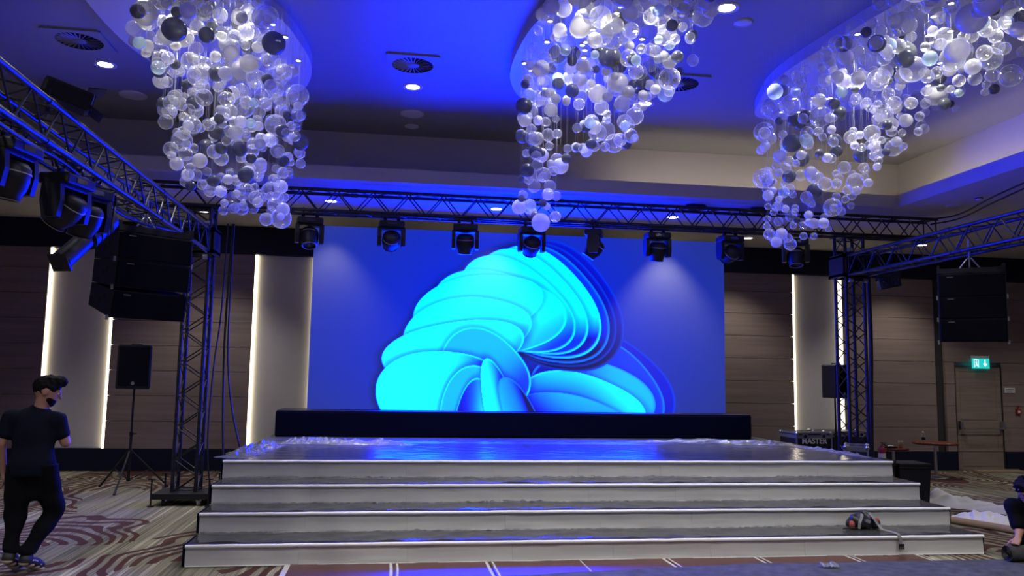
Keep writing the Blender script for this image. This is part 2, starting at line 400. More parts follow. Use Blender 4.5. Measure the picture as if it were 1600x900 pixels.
def ceiling_vent(x, y, label):
    e = empty('ceiling_vent', (x, y, ZC), 0, label, 'air vent', 'swirl air vents')
    f = MB()
    n = 40
    sq = [(.3*max(-1, min(1, 1.42*math.cos(2*math.pi*(k+.5)/n))), .3*max(-1, min(1, 1.42*math.sin(2*math.pi*(k+.5)/n)))) for k in range(n)]
    ci = [(.235*math.cos(2*math.pi*(k+.5)/n), .235*math.sin(2*math.pi*(k+.5)/n)) for k in range(n)]
    f.add([(a, b, -.02) for a, b in sq]+[(a, b, -.02) for a, b in ci], [(i, n+i, n+(i+1) % n, (i+1) % n) for i in range(n)])
    f.add([(a, b, -.02) for a, b in sq]+[(a, b, 0) for a, b in sq], [(i, (i+1) % n, n+(i+1) % n, n+i) for i in range(n)])
    f.build('vent_plate', M['ceil'], e)
    MB().lathe([(.235, -.02), (.235, -.006)], n=n).lathe([(.001, -.006), (.235, -.006)], n=n).build('vent_throat', M['hole'], e)
    MB().lathe([(.001, -.022), (.07, -.022), (.075, -.012)], n=n).build('vent_hub', M['ceil'], e)
    bl = MB().box((.152, 0, -.016), (.16, .016, .003), Matrix.Rotation(R_(35), 3, 'X')).mesh('vent_blade', M['ceil'])
    for k in range(26):
        b = link(bpy.data.objects.new('vent_blade', bl), e); b.rotation_euler = (0, 0, 2*math.pi*k/26)
ceiling_vent(-3.43, 9.02, 'square swirl air vent over the side truss near the picture corner')
ceiling_vent(.14, 9.03, 'square swirl air vent in the bright blue middle of the ceiling')
ceiling_vent(3.31, 9.03, 'square swirl air vent half hidden by the middle chandelier')
def disc(x, y, z, r, label, name='ceiling_speaker', cat='ceiling speaker', m='plate'):
    e = empty(name, (x, y, z), 0, label, cat)
    MB().lathe([(.001, -.012), (r*.86, -.012), (r*.9, -.010)], n=32).build('grille', M[m], e)
    MB().lathe([(r*.9, -.016), (r, -.014), (r, 0)], n=32).lathe([(r*.88, -.008), (r*.9, -.016)], n=32).build('rim', M['plate'], e)
disc(-3.40, 10.77, ZC, .17, 'pale blue-lit round ceiling speaker below the corner vent')
disc(.18, 10.81, ZC, .16, 'round ceiling speaker in the blue ceiling under the middle downlight')
disc(.19, 11.39, ZC, .10, 'small round ceiling fitting at the edge of the blue light', 'ceiling_fitting', 'ceiling fitting')
disc(3.35, 7.31, ZC, .09, 'small round ceiling fitting near the top edge downlight', 'ceiling_fitting', 'ceiling fitting')
disc(8.30, 10.90, ZS, .11, 'round ceiling speaker in the lower ceiling above the short side truss', m='soffit')
e = empty('smoke_detector', (8.27, 10.33, ZS), 0, 'small smoke detector on the lower ceiling beside the cove', 'smoke detector')
MB().lathe([(.001, -.045), (.03, -.045), (.05, -.025), (.055, 0)], n=20).build('detector_body', M['white'], e)
MB().lathe([(.052, -.026), (.055, -.022), (.055, -.012), (.05, -.01)], n=20).build('vent_band', M['cab'], e)

# ------------------------------------------------------------------ stage and steps
SX0, SW, SY, TR, RI = -1.787, 7.997, 7.92, .509, .2
SX1 = SX0+SW
step_words = ['lowest white-fronted stage step, nearest the floor panels', 'second white-fronted stage step from the floor', 'third white-fronted stage step, just below the stage edge']
def riser(e, x0, x1, y, z0, z1):
    n = 8
    for k in range(n):
        a, b = x0+(x1-x0)*k/n, x0+(x1-x0)*(k+1)/n
        sd = rnd.random()*50
        def fn(u, v, a=a, b=b, sd=sd):
            x = a+.0003+(b-a-.0006)*u; z = z0+.006+(z1-z0-.03)*v
            dy = .006*noise.noise((x*1.6+sd, z*9, 0))+.004*noise.noise((x*6, z*22, 3))
            return (x, y+.008+dy-.010*(1-v)**3, z)
        MB().grid(14, 6, fn).build('riser_panel', M['fabric'], e)
    # folded-over white hem along the nosing
    pts = [(x0+(x1-x0)*i/60, y-.002+.003*noise.noise((i*.7, y, 1)), z1-.016+.003*noise.noise((i*.9, y, 5))) for i in range(61)]
    MB().tube(pts, .017, 8).build('nosing_fold', M['hem'], e)
    pts = [(x0+.01+(x1-x0-.02)*i/60, y-.004+.004*noise.noise((i*.5, y, 9)), z0+.008) for i in range(61)]
    MB().tube(pts, .006, 6).build('hem_roll', M['hem'], e)
def film_strip(e, x0, x1, y0, y1, z, amp):
    def fn(u, v):
        x = x0+(x1-x0)*u; y = y0+(y1-y0)*v
        h = .004+amp*max(0, noise.noise((x*5, y*16, 2.3)))+amp*1.6*max(0, v-.6)*(1+noise.noise((x*9, 4, z)))
        return (x, y, z+h)
    def ridge(u, v):
        x = x0+(x1-x0)*u; k = math.sin(math.pi*v)*(.35+max(0, .6+noise.noise((x*1.1, z*7, 3))))
        return (x+.01*noise.noise((x*21, v*4, z)), y1-.035+.03*v+.015*noise.noise((x*13, v*3, z)), z+.004+.024*k*abs(noise.noise((x*17, v*3.3, z*9)))+.008*k)
    MB().grid(420, 6, ridge, False).build('film_ridge', M['crump'], e)
    return MB().grid(170, 8, fn).build('plastic_film', M['film'], e)
for i in range(4):
    y, z0, z1 = SY+i*TR, i*RI, (i+1)*RI
    if i < 3:
        e = empty('stage_step', (0, 0, 0), 0, step_words[i], 'step', 'white steps up to the stage')
        MB().span((SX0-.03, y+.03, z0), (SX1+.03, y+TR, z1-.012)).build('step_body', M['skirt'], e)
        MB().span((SX0+.01, y+.01, z1-.012), (SX1-.01, y+TR, z1)).build('tread', M['tread'], e)
        film_strip(e, SX0+.02, SX1-.02, y+.05, y+TR-.01, z1, .022)
    else:
        e = empty('stage_platform', (0, 0, 0), 0, 'broad dark stage deck with a white front edge, film laid over it', 'stage')
        MB().span((SX0-.02, y+.03, 0), (SX1+.02, 13.9, z1-.012)).build('stage_body', M['skirt'], e)
        MB().span((SX0, y+.01, z1-.012), (SX1, 13.9, z1)).build('deck', M['deck'], e)
    riser(e, SX0, SX1, y, z0, z1)
# plastic over the deck, with its crumpled borders
def deckfilm(u, v):
    x = SX0+.15+(SW-.30)*u; y = 9.5+2.4*v
    return (x, y, .803+.010*max(0, noise.noise((x*3, y*5, 7)))+.03*max(0, 1-abs(v-.95)*22)*(1+noise.noise((x*7, 2, 2))))
o = MB().grid(160, 50, deckfilm).build('plastic_sheet', M['film'])
tag(o, 'clear plastic sheet lying flat over the stage deck, reflecting the screen', 'plastic sheet')
def crumple(path, wid, hgt, label, seed):
    n, m = 60, 12
    pts = [Vector(p) for p in path]
    def at(u):
        q = u*(len(pts)-1); i = min(int(q), len(pts)-2); return pts[i].lerp(pts[i+1], q-i), (pts[i+1]-pts[i]).normalized()
    def fn(u, v):
        c, d = at(u); s = Vector((-d.y, d.x, 0)); k = math.sin(math.pi*v)*min(1, 6*u, 6*(1-u))
        jag = noise.noise((u*14+seed, v*5, seed))*.7+noise.noise((u*34, v*11, seed))*.5
        p = c+s*(v-.5)*wid*(1+.5*noise.noise((u*9, seed, 0)))
        return (p.x+.03*jag*k, p.y+.03*jag*k, .806+hgt*k*max(.12, .55+jag))
    return tag(MB().grid(n, m, fn, False).build('plastic_wrap', M['crump']), label, 'plastic wrap', 'crumpled plastic on the stage')
crumple([(-1.70, 9.60, 0), (-1.62, 10.5, 0), (-1.52, 11.3, 0)], .40, .10, 'crumpled blue-lit plastic wrap along the stage side near the first truss tower', 1)
crumple([(-1.50, 11.55, 0), (-1.05, 11.6, 0), (-.55, 11.5, 0), (.4, 11.42, 0)], .32, .10, 'bunched plastic wrap at the back of the stage, at the first end of the plinth', 4)
crumple([(3.4, 12.0, 0), (4.8, 11.95, 0), (5.6, 11.72, 0), (5.95, 11.65, 0)], .30, .08, 'bunched plastic wrap at the back of the stage, on the flight case side', 8)
crumple([(5.95, 11.4, 0), (6.08, 10.7, 0), (6.10, 9.75, 0)], .20, .035, 'plastic wrap edge running down the stage side in front of the cases', 12)

# plinth under the screen, screen
e = empty('screen_plinth', (0, 0, 0), 0, 'long low black cloth-covered plinth under the screen', 'plinth')
MB().cbox((-1.702+3.813, 13.25, .8+.194), (7.626, .86, .388), .03).build('plinth_body', M['skirt'], e)
MB().cbox((-1.702+3.813, 13.25, 1.19), (7.60, .84, .012), .004).build('plinth_top', M['navy'], e)

SCX0, SCX1, SCZ0, SCZ1, SCY = -1.275, 5.62, 1.203, 4.123, 13.17
def screen_picture(nx, ny):
    """an abstract heap of folded cyan and blue sheets on a deep blue ground"""
    xs = (np.arange(nx)+.5)/nx*2.36; ys = (np.arange(ny)+.5)/ny
    X, Y = np.meshgrid(xs, ys)
    # ground
    d = np.clip(1-np.hypot((X-1.12)/1.35, (Y-.45)/.85), 0, 1)
    img = np.stack([.014*(1-d)**2, .014+.016*(1-d), .30+.62*d], -1)
    def sm(a, b, t): t = np.clip((t-a)/(b-a), 0, 1); return t*t*(3-2*t)
    cyan = np.array([0, 1.15, 1.0*SCREEN_B]); teal = np.array([0, .55, .5*SCREEN_B]); blue = np.array([0, .045, 3.0])
    deep = np.array([0, .006, .75]); dark = np.array([0, .002, .11])
    def sheet(cx, cy, rx, ry, rot, c0, c1, ang, lo=-.8, hi=.8, rim=(0, 1.25, SCREEN_B), wob=.05, ph=0, rw=.022, shade=.0):
        c, s = math.cos(R_(rot)), math.sin(R_(rot))
        p = ((X-cx)*c+(Y-cy)*s)/rx; q = (-(X-cx)*s+(Y-cy)*c)/ry
        th = np.arctan2(q, p); r = np.hypot(p, q)/(1+wob*np.sin(3*th+ph)+wob*.6*np.sin(2*th+ph*1.7))
        t = sm(lo, hi, p*math.cos(R_(ang))+q*math.sin(R_(ang))+.18*np.sin(3*p+ph))[..., None]
        colr = np.array(c0)*(1-t)+np.array(c1)*t
        a = sm(1.006, .994, r)[..., None]
        edge = (sm(1-2.2*rw, 1-rw*.4, r)*a[..., 0])[..., None]
        # soft shade the sheet casts on what lies behind it
        sh = sm(1.16, 1.0, r)[..., None]*shade
        img[:] = img*(1-sh)
        img[:] = img*(1-a)+colr*a
        img[:] = img*(1-edge*.75)+np.array(rim)*edge*.75
    rc = (0, 1.35, SCREEN_B); rb = (0, .30, 3.0); rd = (0, .05, 1.0)
    # folds on the far side, dark to mid blue
    sheet(1.66, .14, .385, .30, -24, dark, deep, 60, rim=rd, ph=1)
    sheet(1.64, .13, .36, .255, -20, blue, dark, 200, -.6, .7, rb, ph=2)
    sheet(1.56, .08, .36, .225, -14, deep, teal, 35, -.3, 1.1, rb, ph=.4, shade=.4)
    sheet(1.50, .03, .36, .19, -8, cyan, deep, 240, -1.0, .2, rc, ph=1.4, shade=.5)
    sheet(1.42, -.03, .34, .13, -4, deep, teal, 40, -.2, 1.1, rb, ph=1.9, shade=.5)
    # tall folded crest
    sheet(1.37, .58, .40, .34, -52, dark, deep, 120, rim=rd, ph=.3)
    sheet(1.34, .585, .385, .315, -49, deep, dark, 300, -.5, .9, rd, ph=.3, shade=.3)
    sheet(1.31, .59, .375, .295, -46, dark, blue, 125, -.6, .5, rb, ph=.4, shade=.4)
    sheet(1.27, .60, .365, .275, -43, deep, cyan, 130, -.45, .25, rc, ph=.5, shade=.4)
    sheet(1.20, .60, .355, .255, -38, blue, cyan, 140, -.8, -.05, rc, ph=.7, shade=.5)
    sheet(1.12, .585, .35, .24, -30, blue, cyan, 150, -1.0, -.25, rc, ph=.9, shade=.4)
    sheet(1.02, .55, .37, .235, -6, teal, cyan, 120, -.9, -.2, rc, ph=1.1, shade=.3)
    sheet(.90, .56, .37, .19, 18, cyan, cyan, 100, rim=rc, ph=1.8, shade=.35)
    # lobes stepping down to the lower edge
    sheet(.84, .43, .37, .19, 15, teal, cyan, 110, -1.0, -.4, rc, ph=2.2, shade=.45)
    sheet(.78, .32, .39, .175, 10, blue, cyan, 128, -1.0, -.1, rc, ph=.2, shade=.55)
    sheet(.95, .22, .26, .22, -30, blue, teal, 150, -.7, .6, rc, ph=1.0, shade=.5)
    sheet(.70, .10, .335, .24, 6, blue, cyan, 165, -.65, .25, rc, ph=.8, shade=.6)
    sheet(.90, .0, .19, .25, -14, deep, teal, 150, -.6, .6, rc, ph=1.3, shade=.6)
    sheet(.90, -.10, .12, .27, -8, cyan, deep, 190, -.8, .6, rc, ph=2.0, shade=.6)
    sheet(1.07, -.06, .10, .34, 16, deep, cyan, 170, -.6, .8, rc, ph=2.6, shade=.5)
    sheet(1.20, -.12, .085, .36, 24, dark, teal, 170, -.5, .9, rb, ph=.6, shade=.5)
    return img
NXP, NYP = 590, 250
pic = screen_picture(NXP, NYP)
me = bpy.data.meshes.new('picture')
gx, gz = np.meshgrid(np.linspace(SCX0, SCX1, NXP), np.linspace(SCZ0, SCZ1, NYP))
vv = np.stack([gx.ravel(), np.full(gx.size, SCY), gz.ravel()], 1)
ii = np.arange(NXP*NYP).reshape(NYP, NXP)
ff = np.stack([ii[:-1, :-1], ii[:-1, 1:], ii[1:, 1:], ii[1:, :-1]], -1).reshape(-1, 4)
me.vertices.add(len(vv)); me.vertices.foreach_set('co', vv.ravel())
me.loops.add(ff.size); me.loops.foreach_set('vertex_index', ff.ravel())
me.polygons.add(len(ff)); me.polygons.foreach_set('loop_start', np.arange(len(ff))*4)
me.update(calc_edges=True)
at_ = me.attributes.new('picture', 'FLOAT_COLOR', 'POINT')
at_.data.foreach_set('color', np.concatenate([pic.reshape(-1, 3), np.ones((NXP*NYP, 1))], 1).astype(np.float32).ravel())
sm_ = mat('led_screen_face', (.045, .045, .05), .6, spec=.15)
nt = sm_.node_tree; an = nt.nodes.new('ShaderNodeAttribute'); an.attribute_name = 'picture'
nt.links.new(an.outputs['Color'], nt.nodes['Principled BSDF'].inputs['Emission Color']); nt.nodes['Principled BSDF'].inputs['Emission Strength'].default_value = 1
me.materials.append(sm_)
e = empty('led_screen', (0, 0, 0), 0, 'huge LED screen showing folded cyan and blue shapes on deep blue', 'screen')
link(bpy.data.objects.new('picture', me), e)
MB().span((SCX0, SCY+.012, SCZ0), (SCX1, SCY+.10, SCZ1)).build('screen_back', M['plastic'], e)
post = MB().span((-.02, 0, 0), (.02, .2, SCZ1-SCZ0-.1)).mesh('rear_post', M['truss'])
for k in range(8):
    o = link(bpy.data.objects.new('rear_post', post), e); o.location = (SCX0+.1+(SCX1-SCX0-.2)*k/7, SCY+.10, SCZ0)

# ------------------------------------------------------------------ trusses
S = .30; CH = .025
TY = 11.70                                 # centre of the back truss and of both towers
ZT0, ZT1 = 4.05, 4.352
def truss(name, label, cat, p0, axis, length, step, group=None, bolts=True):
    """box truss: p0 is the corner chord with the smallest coordinates, axis 0/1/2"""
    e = empty(name, p0, 0, label, cat, group)
    ax = [Vector((1, 0, 0)), Vector((0, 1, 0)), Vector((0, 0, 1))]
    d = ax[axis]; a, b = [ax[i] for i in range(3) if i != axis]
    cm = MB().cyl((0, 0, 0), d*length, CH, n=10).mesh('chord', M['truss'])
    for i in (0, 1):
        for j in (0, 1):
            o = link(bpy.data.objects.new('chord', cm), e); o.location = a*S*i+b*S*j
    n = max(1, round(length/step)); st = length/n
    for face in range(4):
        w_, off = ((a, Vector()), (a, b*S), (b, Vector()), (b, a*S))[face]
        m1 = MB().cyl((0, 0, 0), d*(st/2)+w_*S, .0095, n=6).mesh('brace', M['truss'])
        m2 = MB().cyl(w_*S, d*(st/2), .0095, n=6).mesh('brace', M['truss'])
        for k in range(n):
            for mm, q in ((m1, 0), (m2, .5)):
                o = link(bpy.data.objects.new('brace', mm), e); o.location = off+d*(st*(k+q))
        m3 = MB().cyl((0, 0, 0), w_*S, .011, n=6).mesh('end_brace', M['truss'])
        for q in (0.03, length-.03):
            o = link(bpy.data.objects.new('end_brace', m3), e); o.location = off+d*q
    if bolts:
        cp = MB().cyl(-d*.05, d*.05, CH*1.25, n=10).mesh('connector', M['steel' if axis == 9 else 'truss'])
        k = 3.0
        while k < length-.5:
            for i in (0, 1):
                for j in (0, 1):
                    o = link(bpy.data.objects.new('connector', cp), e); o.location = a*S*i+b*S*j+d*k
            k += 3.0
    return e
truss('lighting_truss', 'long black box truss spanning above the screen', 'truss', (-3.6, TY-S/2, ZT0), 0, 12.1, .50)
truss('lighting_truss', 'black box truss running back to the tower beside the walking man', 'truss', (-2.82, 3.2, 3.41), 1, TY-S/2-.06-3.2, .50)
truss('lighting_truss', 'black box truss above the exit door side, ending at the far tower', 'truss', (6.91, 3.2, 3.40), 1, TY-S/2-.06-3.2, .50)
def tower(xc, label, seen_base):
    e = truss('truss_tower', label, 'tower', (xc-S/2, TY-S/2, .16), 2, ZT0-.16-.03, .42, 'truss towers', False)
    o = Vector((S/2, S/2, -.16))            # local centre, at floor level
    for zz in (3.40, 3.71):
        sl = MB()
        for sx in (-1, 1):
            sl.box(o+Vector((sx*.20, 0, zz)), (.05, .45, .05)); sl.box(o+Vector((0, sx*.20, zz)), (.45, .05, .05))
        sl.build('sleeve_frame', M['plastic'], e)
    for sx in (-1, 1):
        MB().cbox(o+Vector((sx*.215, 0, 3.555)), (.02, .40, .33), .004).build('sleeve_plate', M['plastic'], e)
        MB().cbox(o+Vector((0, .215*1, 3.555)) if sx > 0 else o+Vector((0, -.215, 3.36)), (.40, .02, .33 if sx > 0 else .10), .004).build('sleeve_plate', M['plastic'], e)
    roller = MB().cyl((-.03, 0, 0), (.03, 0, 0), .035, n=14).mesh('roller', M['alu'])
    for sx in (-1, 1):
        for zz in (3.32, 3.79):
            r = link(bpy.data.objects.new('roller', roller), e); r.location = o+Vector((sx*.12, -.235, zz))
    b = MB().cbox(o+Vector((0, 0, .125)), (.72, .62, .075), .008).build('base_plate', M['plastic'], e)
    jack = MB().cyl((0, 0, 0), (0, 0, .36), .012, n=8).cyl((0, 0, 0), (0, 0, .012), .045, n=12).cyl((-.05, 0, .35), (.05, 0, .35), .008, n=6).mesh('screw_jack', M['plastic'])
    for sx in (-1, 1):
        for sy in (-1, 1):
            j = link(bpy.data.objects.new('screw_jack', jack), e); j.location = o+Vector((sx*.36, sy*.33, 0))
            c = MB().cyl((-.02, 0, .045), (.02, 0, .045), .045, n=16).build('castor', M['plastic' if sx*sy > 0 else 'alu'], e); c.location = o+Vector((sx*.22, sy*.24, 0))
            MB().box((0, 0, .075), (.06, .05, .03)).build('castor_fork', M['steel'], c)
    top = MB().cbox(o+Vector((0, 0, ZT0-.015)), (.40, .40, .03), .004).build('top_plate', M['plastic'], e)
    return e
tower(-2.67, 'black truss tower on a wheeled base beside the tripod loudspeaker', True)
tower(7.06, 'black truss tower standing behind the flight cases', False)

# moving-head lamps; origin = underside of the chord they hang from
def moving_head(loc, pan, tilt, label, scale=1, group='moving-head lamps on the truss', flip=False):
    e = empty('moving_head_lamp', loc, R_(pan), label, 'stage lamp', group); e.scale = (scale*1.06, scale*1.06, scale)
    if flip: e.rotation_euler = (math.pi, 0, R_(pan))
    for sx in (-1, 1):
        c = MB().box((sx*.09, 0, -.05), (.045, .03, .05))
        c.tube([(sx*.09, .045*math.cos(a), .028+.045*math.sin(a)) for a in [math.pi*(1.35-1.7*k/10) for k in range(11)]], .011, 6)
        c.build('hook_clamp', M['plastic'], e)
    bs = MB().cbox((0, 0, -.115), (.34, .24, .09), .018).build('base_box', M['plastic'], e)
    MB().box((0, -.122, -.115), (.12, .004, .04)).build('display_panel', M['lens'], bs)
    yk = MB()
    for sx in (-1, 1):
        prof = [(-.075, -.165), (.075, -.165), (.085, -.30), (.06, -.43), (-.06, -.43), (-.085, -.30)]
        n = len(prof); x0, x1 = sx*.135, sx*.185
        vs = [(x0, y, z) for y, z in prof]+[(x1, y, z) for y, z in prof]
        fs = [tuple(range(n)), tuple(range(n, 2*n))[::-1]]+[(i, n+i, n+(i+1) % n, (i+1) % n) for i in range(n)]
        if sx < 0: fs = [f[::-1] for f in fs]
        yk.add(vs, fs)
    yk.cbox((0, 0, -.172), (.36, .15, .03), .008)
    yk.build('yoke', M['plastic'], e)
    m = Matrix.Rotation(R_(tilt), 3, 'X')       # tilt 0: lens straight down; positive: lens swings towards -y
    c = (0, 0, -.34)
    hd = MB().lathe([(.001, .135), (.085, .13), (.118, .09), (.125, .0), (.118, -.06), (.098, -.115), (.092, -.15), (.088, -.152), (.084, -.13)], c, 16, m)
    h = hd.build('lamp_head', M['plastic'], e)
    MB().lathe([(.001, -.118), (.05, -.126), (.084, -.13)], c, 20, m).build('front_lens', M['lens'], h)
    MB().lathe([(.086, -.149), (.094, -.156), (.100, -.149)], c, 20, m).build('lens_ring', M['alu'], h)
    arc = [Vector(c)+m @ Vector((.121*math.cos(a), .121*math.sin(a), .055)) for a in [2*math.pi*k/16 for k in range(17)]]
    MB().tube(arc, .006, 5).build('head_band', M['alu'], h)
    return e
HZ = ZT0-.025
heads = [(-1.20, 10, -25, 'first moving-head lamp on the long truss, at the upper corner of the screen'),
         (-.05, 5, 62, 'second moving-head lamp on the long truss, its lens towards the hall'),
         (1.02, -4, 18, 'third moving-head lamp on the long truss, pointing almost straight down'),
         (2.0, 3, 50, 'fourth moving-head lamp, right under the tail of the middle chandelier'),
         (2.95, 70, 35, 'fifth moving-head lamp, turned sideways above the crest of the screen picture'),
         (3.93, 0, 14, 'sixth moving-head lamp, beside the pale patch on the screen'),
         (5.09, 8, 68, 'seventh moving-head lamp with a bright lens ring at the screen corner'),
         (6.16, -20, -15, 'eighth moving-head lamp, under the far chandelier against the black rail')]
for x, pan, tilt, lab in heads:
    moving_head((x, TY-.02, HZ), pan, tilt, lab)
LT = 3.41-.025
moving_head((-2.63, 6.90, LT), 75, 42, 'big near moving-head lamp hanging below the side truss', 1.0, 'moving-head lamps on the side truss')
moving_head((-2.63, 7.32, LT), 60, 20, 'moving-head lamp behind the nearest one on the side truss', 1.0, 'moving-head lamps on the side truss')
moving_head((-2.63, 5.92, LT), 80, 10, 'moving-head lamp cut by the picture edge under the side truss', .95, 'moving-head lamps on the side truss')
# fixture lying on top of the side truss
e = empty('flood_lamp', (-2.60, 6.62, 3.735), R_(25), 'small black flood lamp clamped on top of the side truss', 'stage lamp')
MB().cbox((.02, 0, .16), (.36, .24, .15), .03, Matrix.Rotation(R_(14), 3, 'Y')).build('lamp_body', M['plastic'], e)
for q in (-1, 1): MB().box((.22, 0, .145+q*.085), (.13, .25, .006), Matrix.Rotation(R_(14-q*20), 3, 'Y')).build('barn_door', M['plastic'], e)
MB().cyl((.20, 0, .13), (.205, 0, .129), .08, n=18).build('front_glass', M['lens'], e)
MB().tube([(-.1, -.13, .16), (-.1, -.14, .02), (-.1, .14, .02), (-.1, .13, .16)], .012).build('mounting_yoke', M['plastic'], e)
# profile spotlight pointing down-left below the side truss
e = empty('profile_spotlight', (-2.70, 7.95, LT), 0, 'long black profile spotlight tilted down below the side truss', 'stage lamp')
a, b = Vector((.03, .04, -.22)), Vector((-.12, -.64, -.74))
d = (b-a).normalized()
MB().cyl(a, a+d*.40, .105, n=18).cyl(a-d*.06, a, .07, .105, n=18).build('lamp_housing', M['plastic'], e)
MB().cyl(a+d*.40, a+d*.82, .082, .088, n=18).build('lens_barrel', M['plastic'], e)
MB().cyl(a+d*.82, a+d*.84, .115, n=4).build('gel_frame', M['plastic'], e)
MB().tube([a+d*.25+Vector((.15, -.02, 0)), Vector((.12, -.05, -.01)), Vector((-.10, .0, -.01)), a+d*.25+Vector((-.15, .05, .02))], .014).build('mounting_yoke', M['plastic'], e)
for k in (.1, .2, .3): MB().cyl(a+d*k, a+d*(k+.015), .112, n=18).build('cooling_fin', M['cab'], e)
MB().cyl((0, 0, -.02), (0, 0, .03), .03, n=10).build('hook_clamp', M['alu'], e)
# small lamp at the far tower
e = empty('flood_lamp', (7.42, 11.25, 3.34), R_(-20), 'square black flood lamp under the truss end at the far tower', 'stage lamp')
MB().cbox((0, 0, -.06), (.30, .22, .20), .02, Matrix.Rotation(R_(-12), 3, 'Y')).build('lamp_body', M['plastic'], e)
MB().box((0, -.115, -.06), (.25, .004, .15), Matrix.Rotation(R_(-12), 3, 'Y')).build('front_glass', M['lens'], e)
MB().tube([(-.17, 0, -.05), (-.17, 0, .09), (.17, 0, .09), (.17, 0, -.05)], .011).build('mounting_yoke', M['plastic'], e)

# ------------------------------------------------------------------ flown line arrays
def line_array(loc, rz, wid, dep, label, splay, top_tilt=0):
    e = empty('line_array_loudspeaker', loc, R_(rz), label, 'loudspeaker', 'flown line arrays')
    # bumper frame
    f = MB()
    for sx in (-1, 1): f.box((sx*(wid/2-.015), 0, -.05), (.03, dep, .10))
    for sy in (-1, 1): f.box((0, sy*(dep/2-.02), -.07 if sy < 0 else -.05), (wid, .03, .06 if sy < 0 else .08))
    f.box((0, 0, -.05), (.07, dep, .03))
    f.build('bumper_frame', M['cab'], e)
    MB().cyl((0, 0, -.04), (0, 0, .34), .011, n=6).build('hoist_chain', M['steel'], e)
    MB().tube([(-.12, 0, -.03), (-.02, 0, .11), (.02, 0, .11), (.12, 0, -.03)], .011).build('shackle', M['steel'], e)
    ang = top_tilt; p = Vector((0, dep/2, -.10))       # rear top corner line
    fh, rh = .285, .285
    for k, sp in enumerate(splay):
        ang += sp
        m = Matrix.Rotation(R_(ang), 3, 'X')           # tips the front face downwards
        rh2 = fh-2*dep*math.tan(R_(2.0))
        def T(x, y, z): return p+m @ Vector((x, y-dep, z))
        # local: y 0 front .. dep rear; z 0 top .. -fh
        n0 = [(-wid/2, 0, 0), (wid/2, 0, 0), (wid/2, dep, -.0), (-wid/2, dep, -.0), (-wid/2, 0, -fh), (wid/2, 0, -fh), (wid/2, dep, -rh2), (-wid/2, dep, -rh2)]
        n0 = [(x, y, z-.004 if z > -.1 else z+.004) for x, y, z in n0]
        c = MB().add([T(*q) for q in n0], [(0, 1, 2, 3), (7, 6, 5, 4), (4, 5, 1, 0), (6, 7, 3, 2), (5, 6, 2, 1), (7, 4, 0, 3)]).build('cabinet', M['cab'], e)
        MB().add([T(x, y, z) for x, y, z in ((-wid/2+.02, -.012, -.02), (wid/2-.02, -.012, -.02), (wid/2-.02, -.012, -fh+.02), (-wid/2+.02, -.012, -fh+.02), (-wid/2+.008, 0, -.01), (wid/2-.008, 0, -.01), (wid/2-.008, 0, -fh+.01), (-wid/2+.008, 0, -fh+.01))],
                 [(0, 3, 2, 1), (0, 1, 5, 4), (1, 2, 6, 5), (2, 3, 7, 6), (3, 0, 4, 7)]).build('grille', M['softblk'], c)
        MB().add([T(x, -.014, z) for x, z in ((-wid/2+.10, -.035), (-wid/2+.17, -.035), (-wid/2+.17, -.042), (-wid/2+.10, -.042))], [(0, 3, 2, 1)]).build('badge', M['alu'], c)
        for sx in (-1, 1):
            for yy in (.36, .52):
                a_ = T(sx*(wid/2-.02), dep*yy, -fh*(.36+.45*(yy-.36)*2)); b_ = T(sx*(wid/2+.002), dep*yy, -fh*(.36+.45*(yy-.36)*2))
                MB().cyl(a_, b_, .034, n=14).build('handle_hole', M['hole'], c)
            MB().box(T(sx*(wid/2+.008), .03, -fh), (.02, .03, .05), m).build('rigging_link', M['alu'], c)
        p = p+m @ Vector((0, 0, -rh2))
    return e
line_array((-2.62, 9.0, 3.27), 40, .78, .56, 'flown black line array beside the tower, its slotted side showing', (1, 4, 7))
line_array((7.02, 8.98, 3.20), -36, .72, .52, 'flown black line array hanging above the exit door', (1, 2, 3))

# loudspeakers on stands
def pa_speaker(loc, rz, sx, sz, label):
    e = empty('stand_loudspeaker', loc, R_(rz), label, 'loudspeaker')
    prof = [(-.5, -.46), (-.46, -.5), (.46, -.5), (.5, -.46), (.44, .30), (.30, .46), (-.30, .46), (-.44, .30)]
    n = len(prof); D = .36; vs = []; rows = ((0, .94), (.03, 1), (.97, 1), (1, .94))
    for t_, s_ in rows: vs += [(x*sx*s_, y*D, sz*t_) for x, y in prof]
    fs = [tuple(range(n))[::-1], tuple(range(n*3, n*4))]
    for r in range(3): fs += [(r*n+i, r*n+(i+1) % n, (r+1)*n+(i+1) % n, (r+1)*n+i) for i in range(n)]
    MB().add(vs, fs).build('cabinet', M['plastic'], e)
    MB().cbox((0, -.5*D-.004, sz*.52), (sx*.88, .012, sz*.88), .005).build('grille', M['softblk'], e)
    MB().cyl((0, -.5*D-.012, sz*.13), (0, -.5*D-.008, sz*.13), .026, n=16).build('badge', M['alu'], e)
    MB().tube([(-.07, 0, sz), (-.07, 0, sz+.02), (.07, 0, sz+.02), (.07, 0, sz)], .010).build('top_handle', M['plastic'], e)
    return e
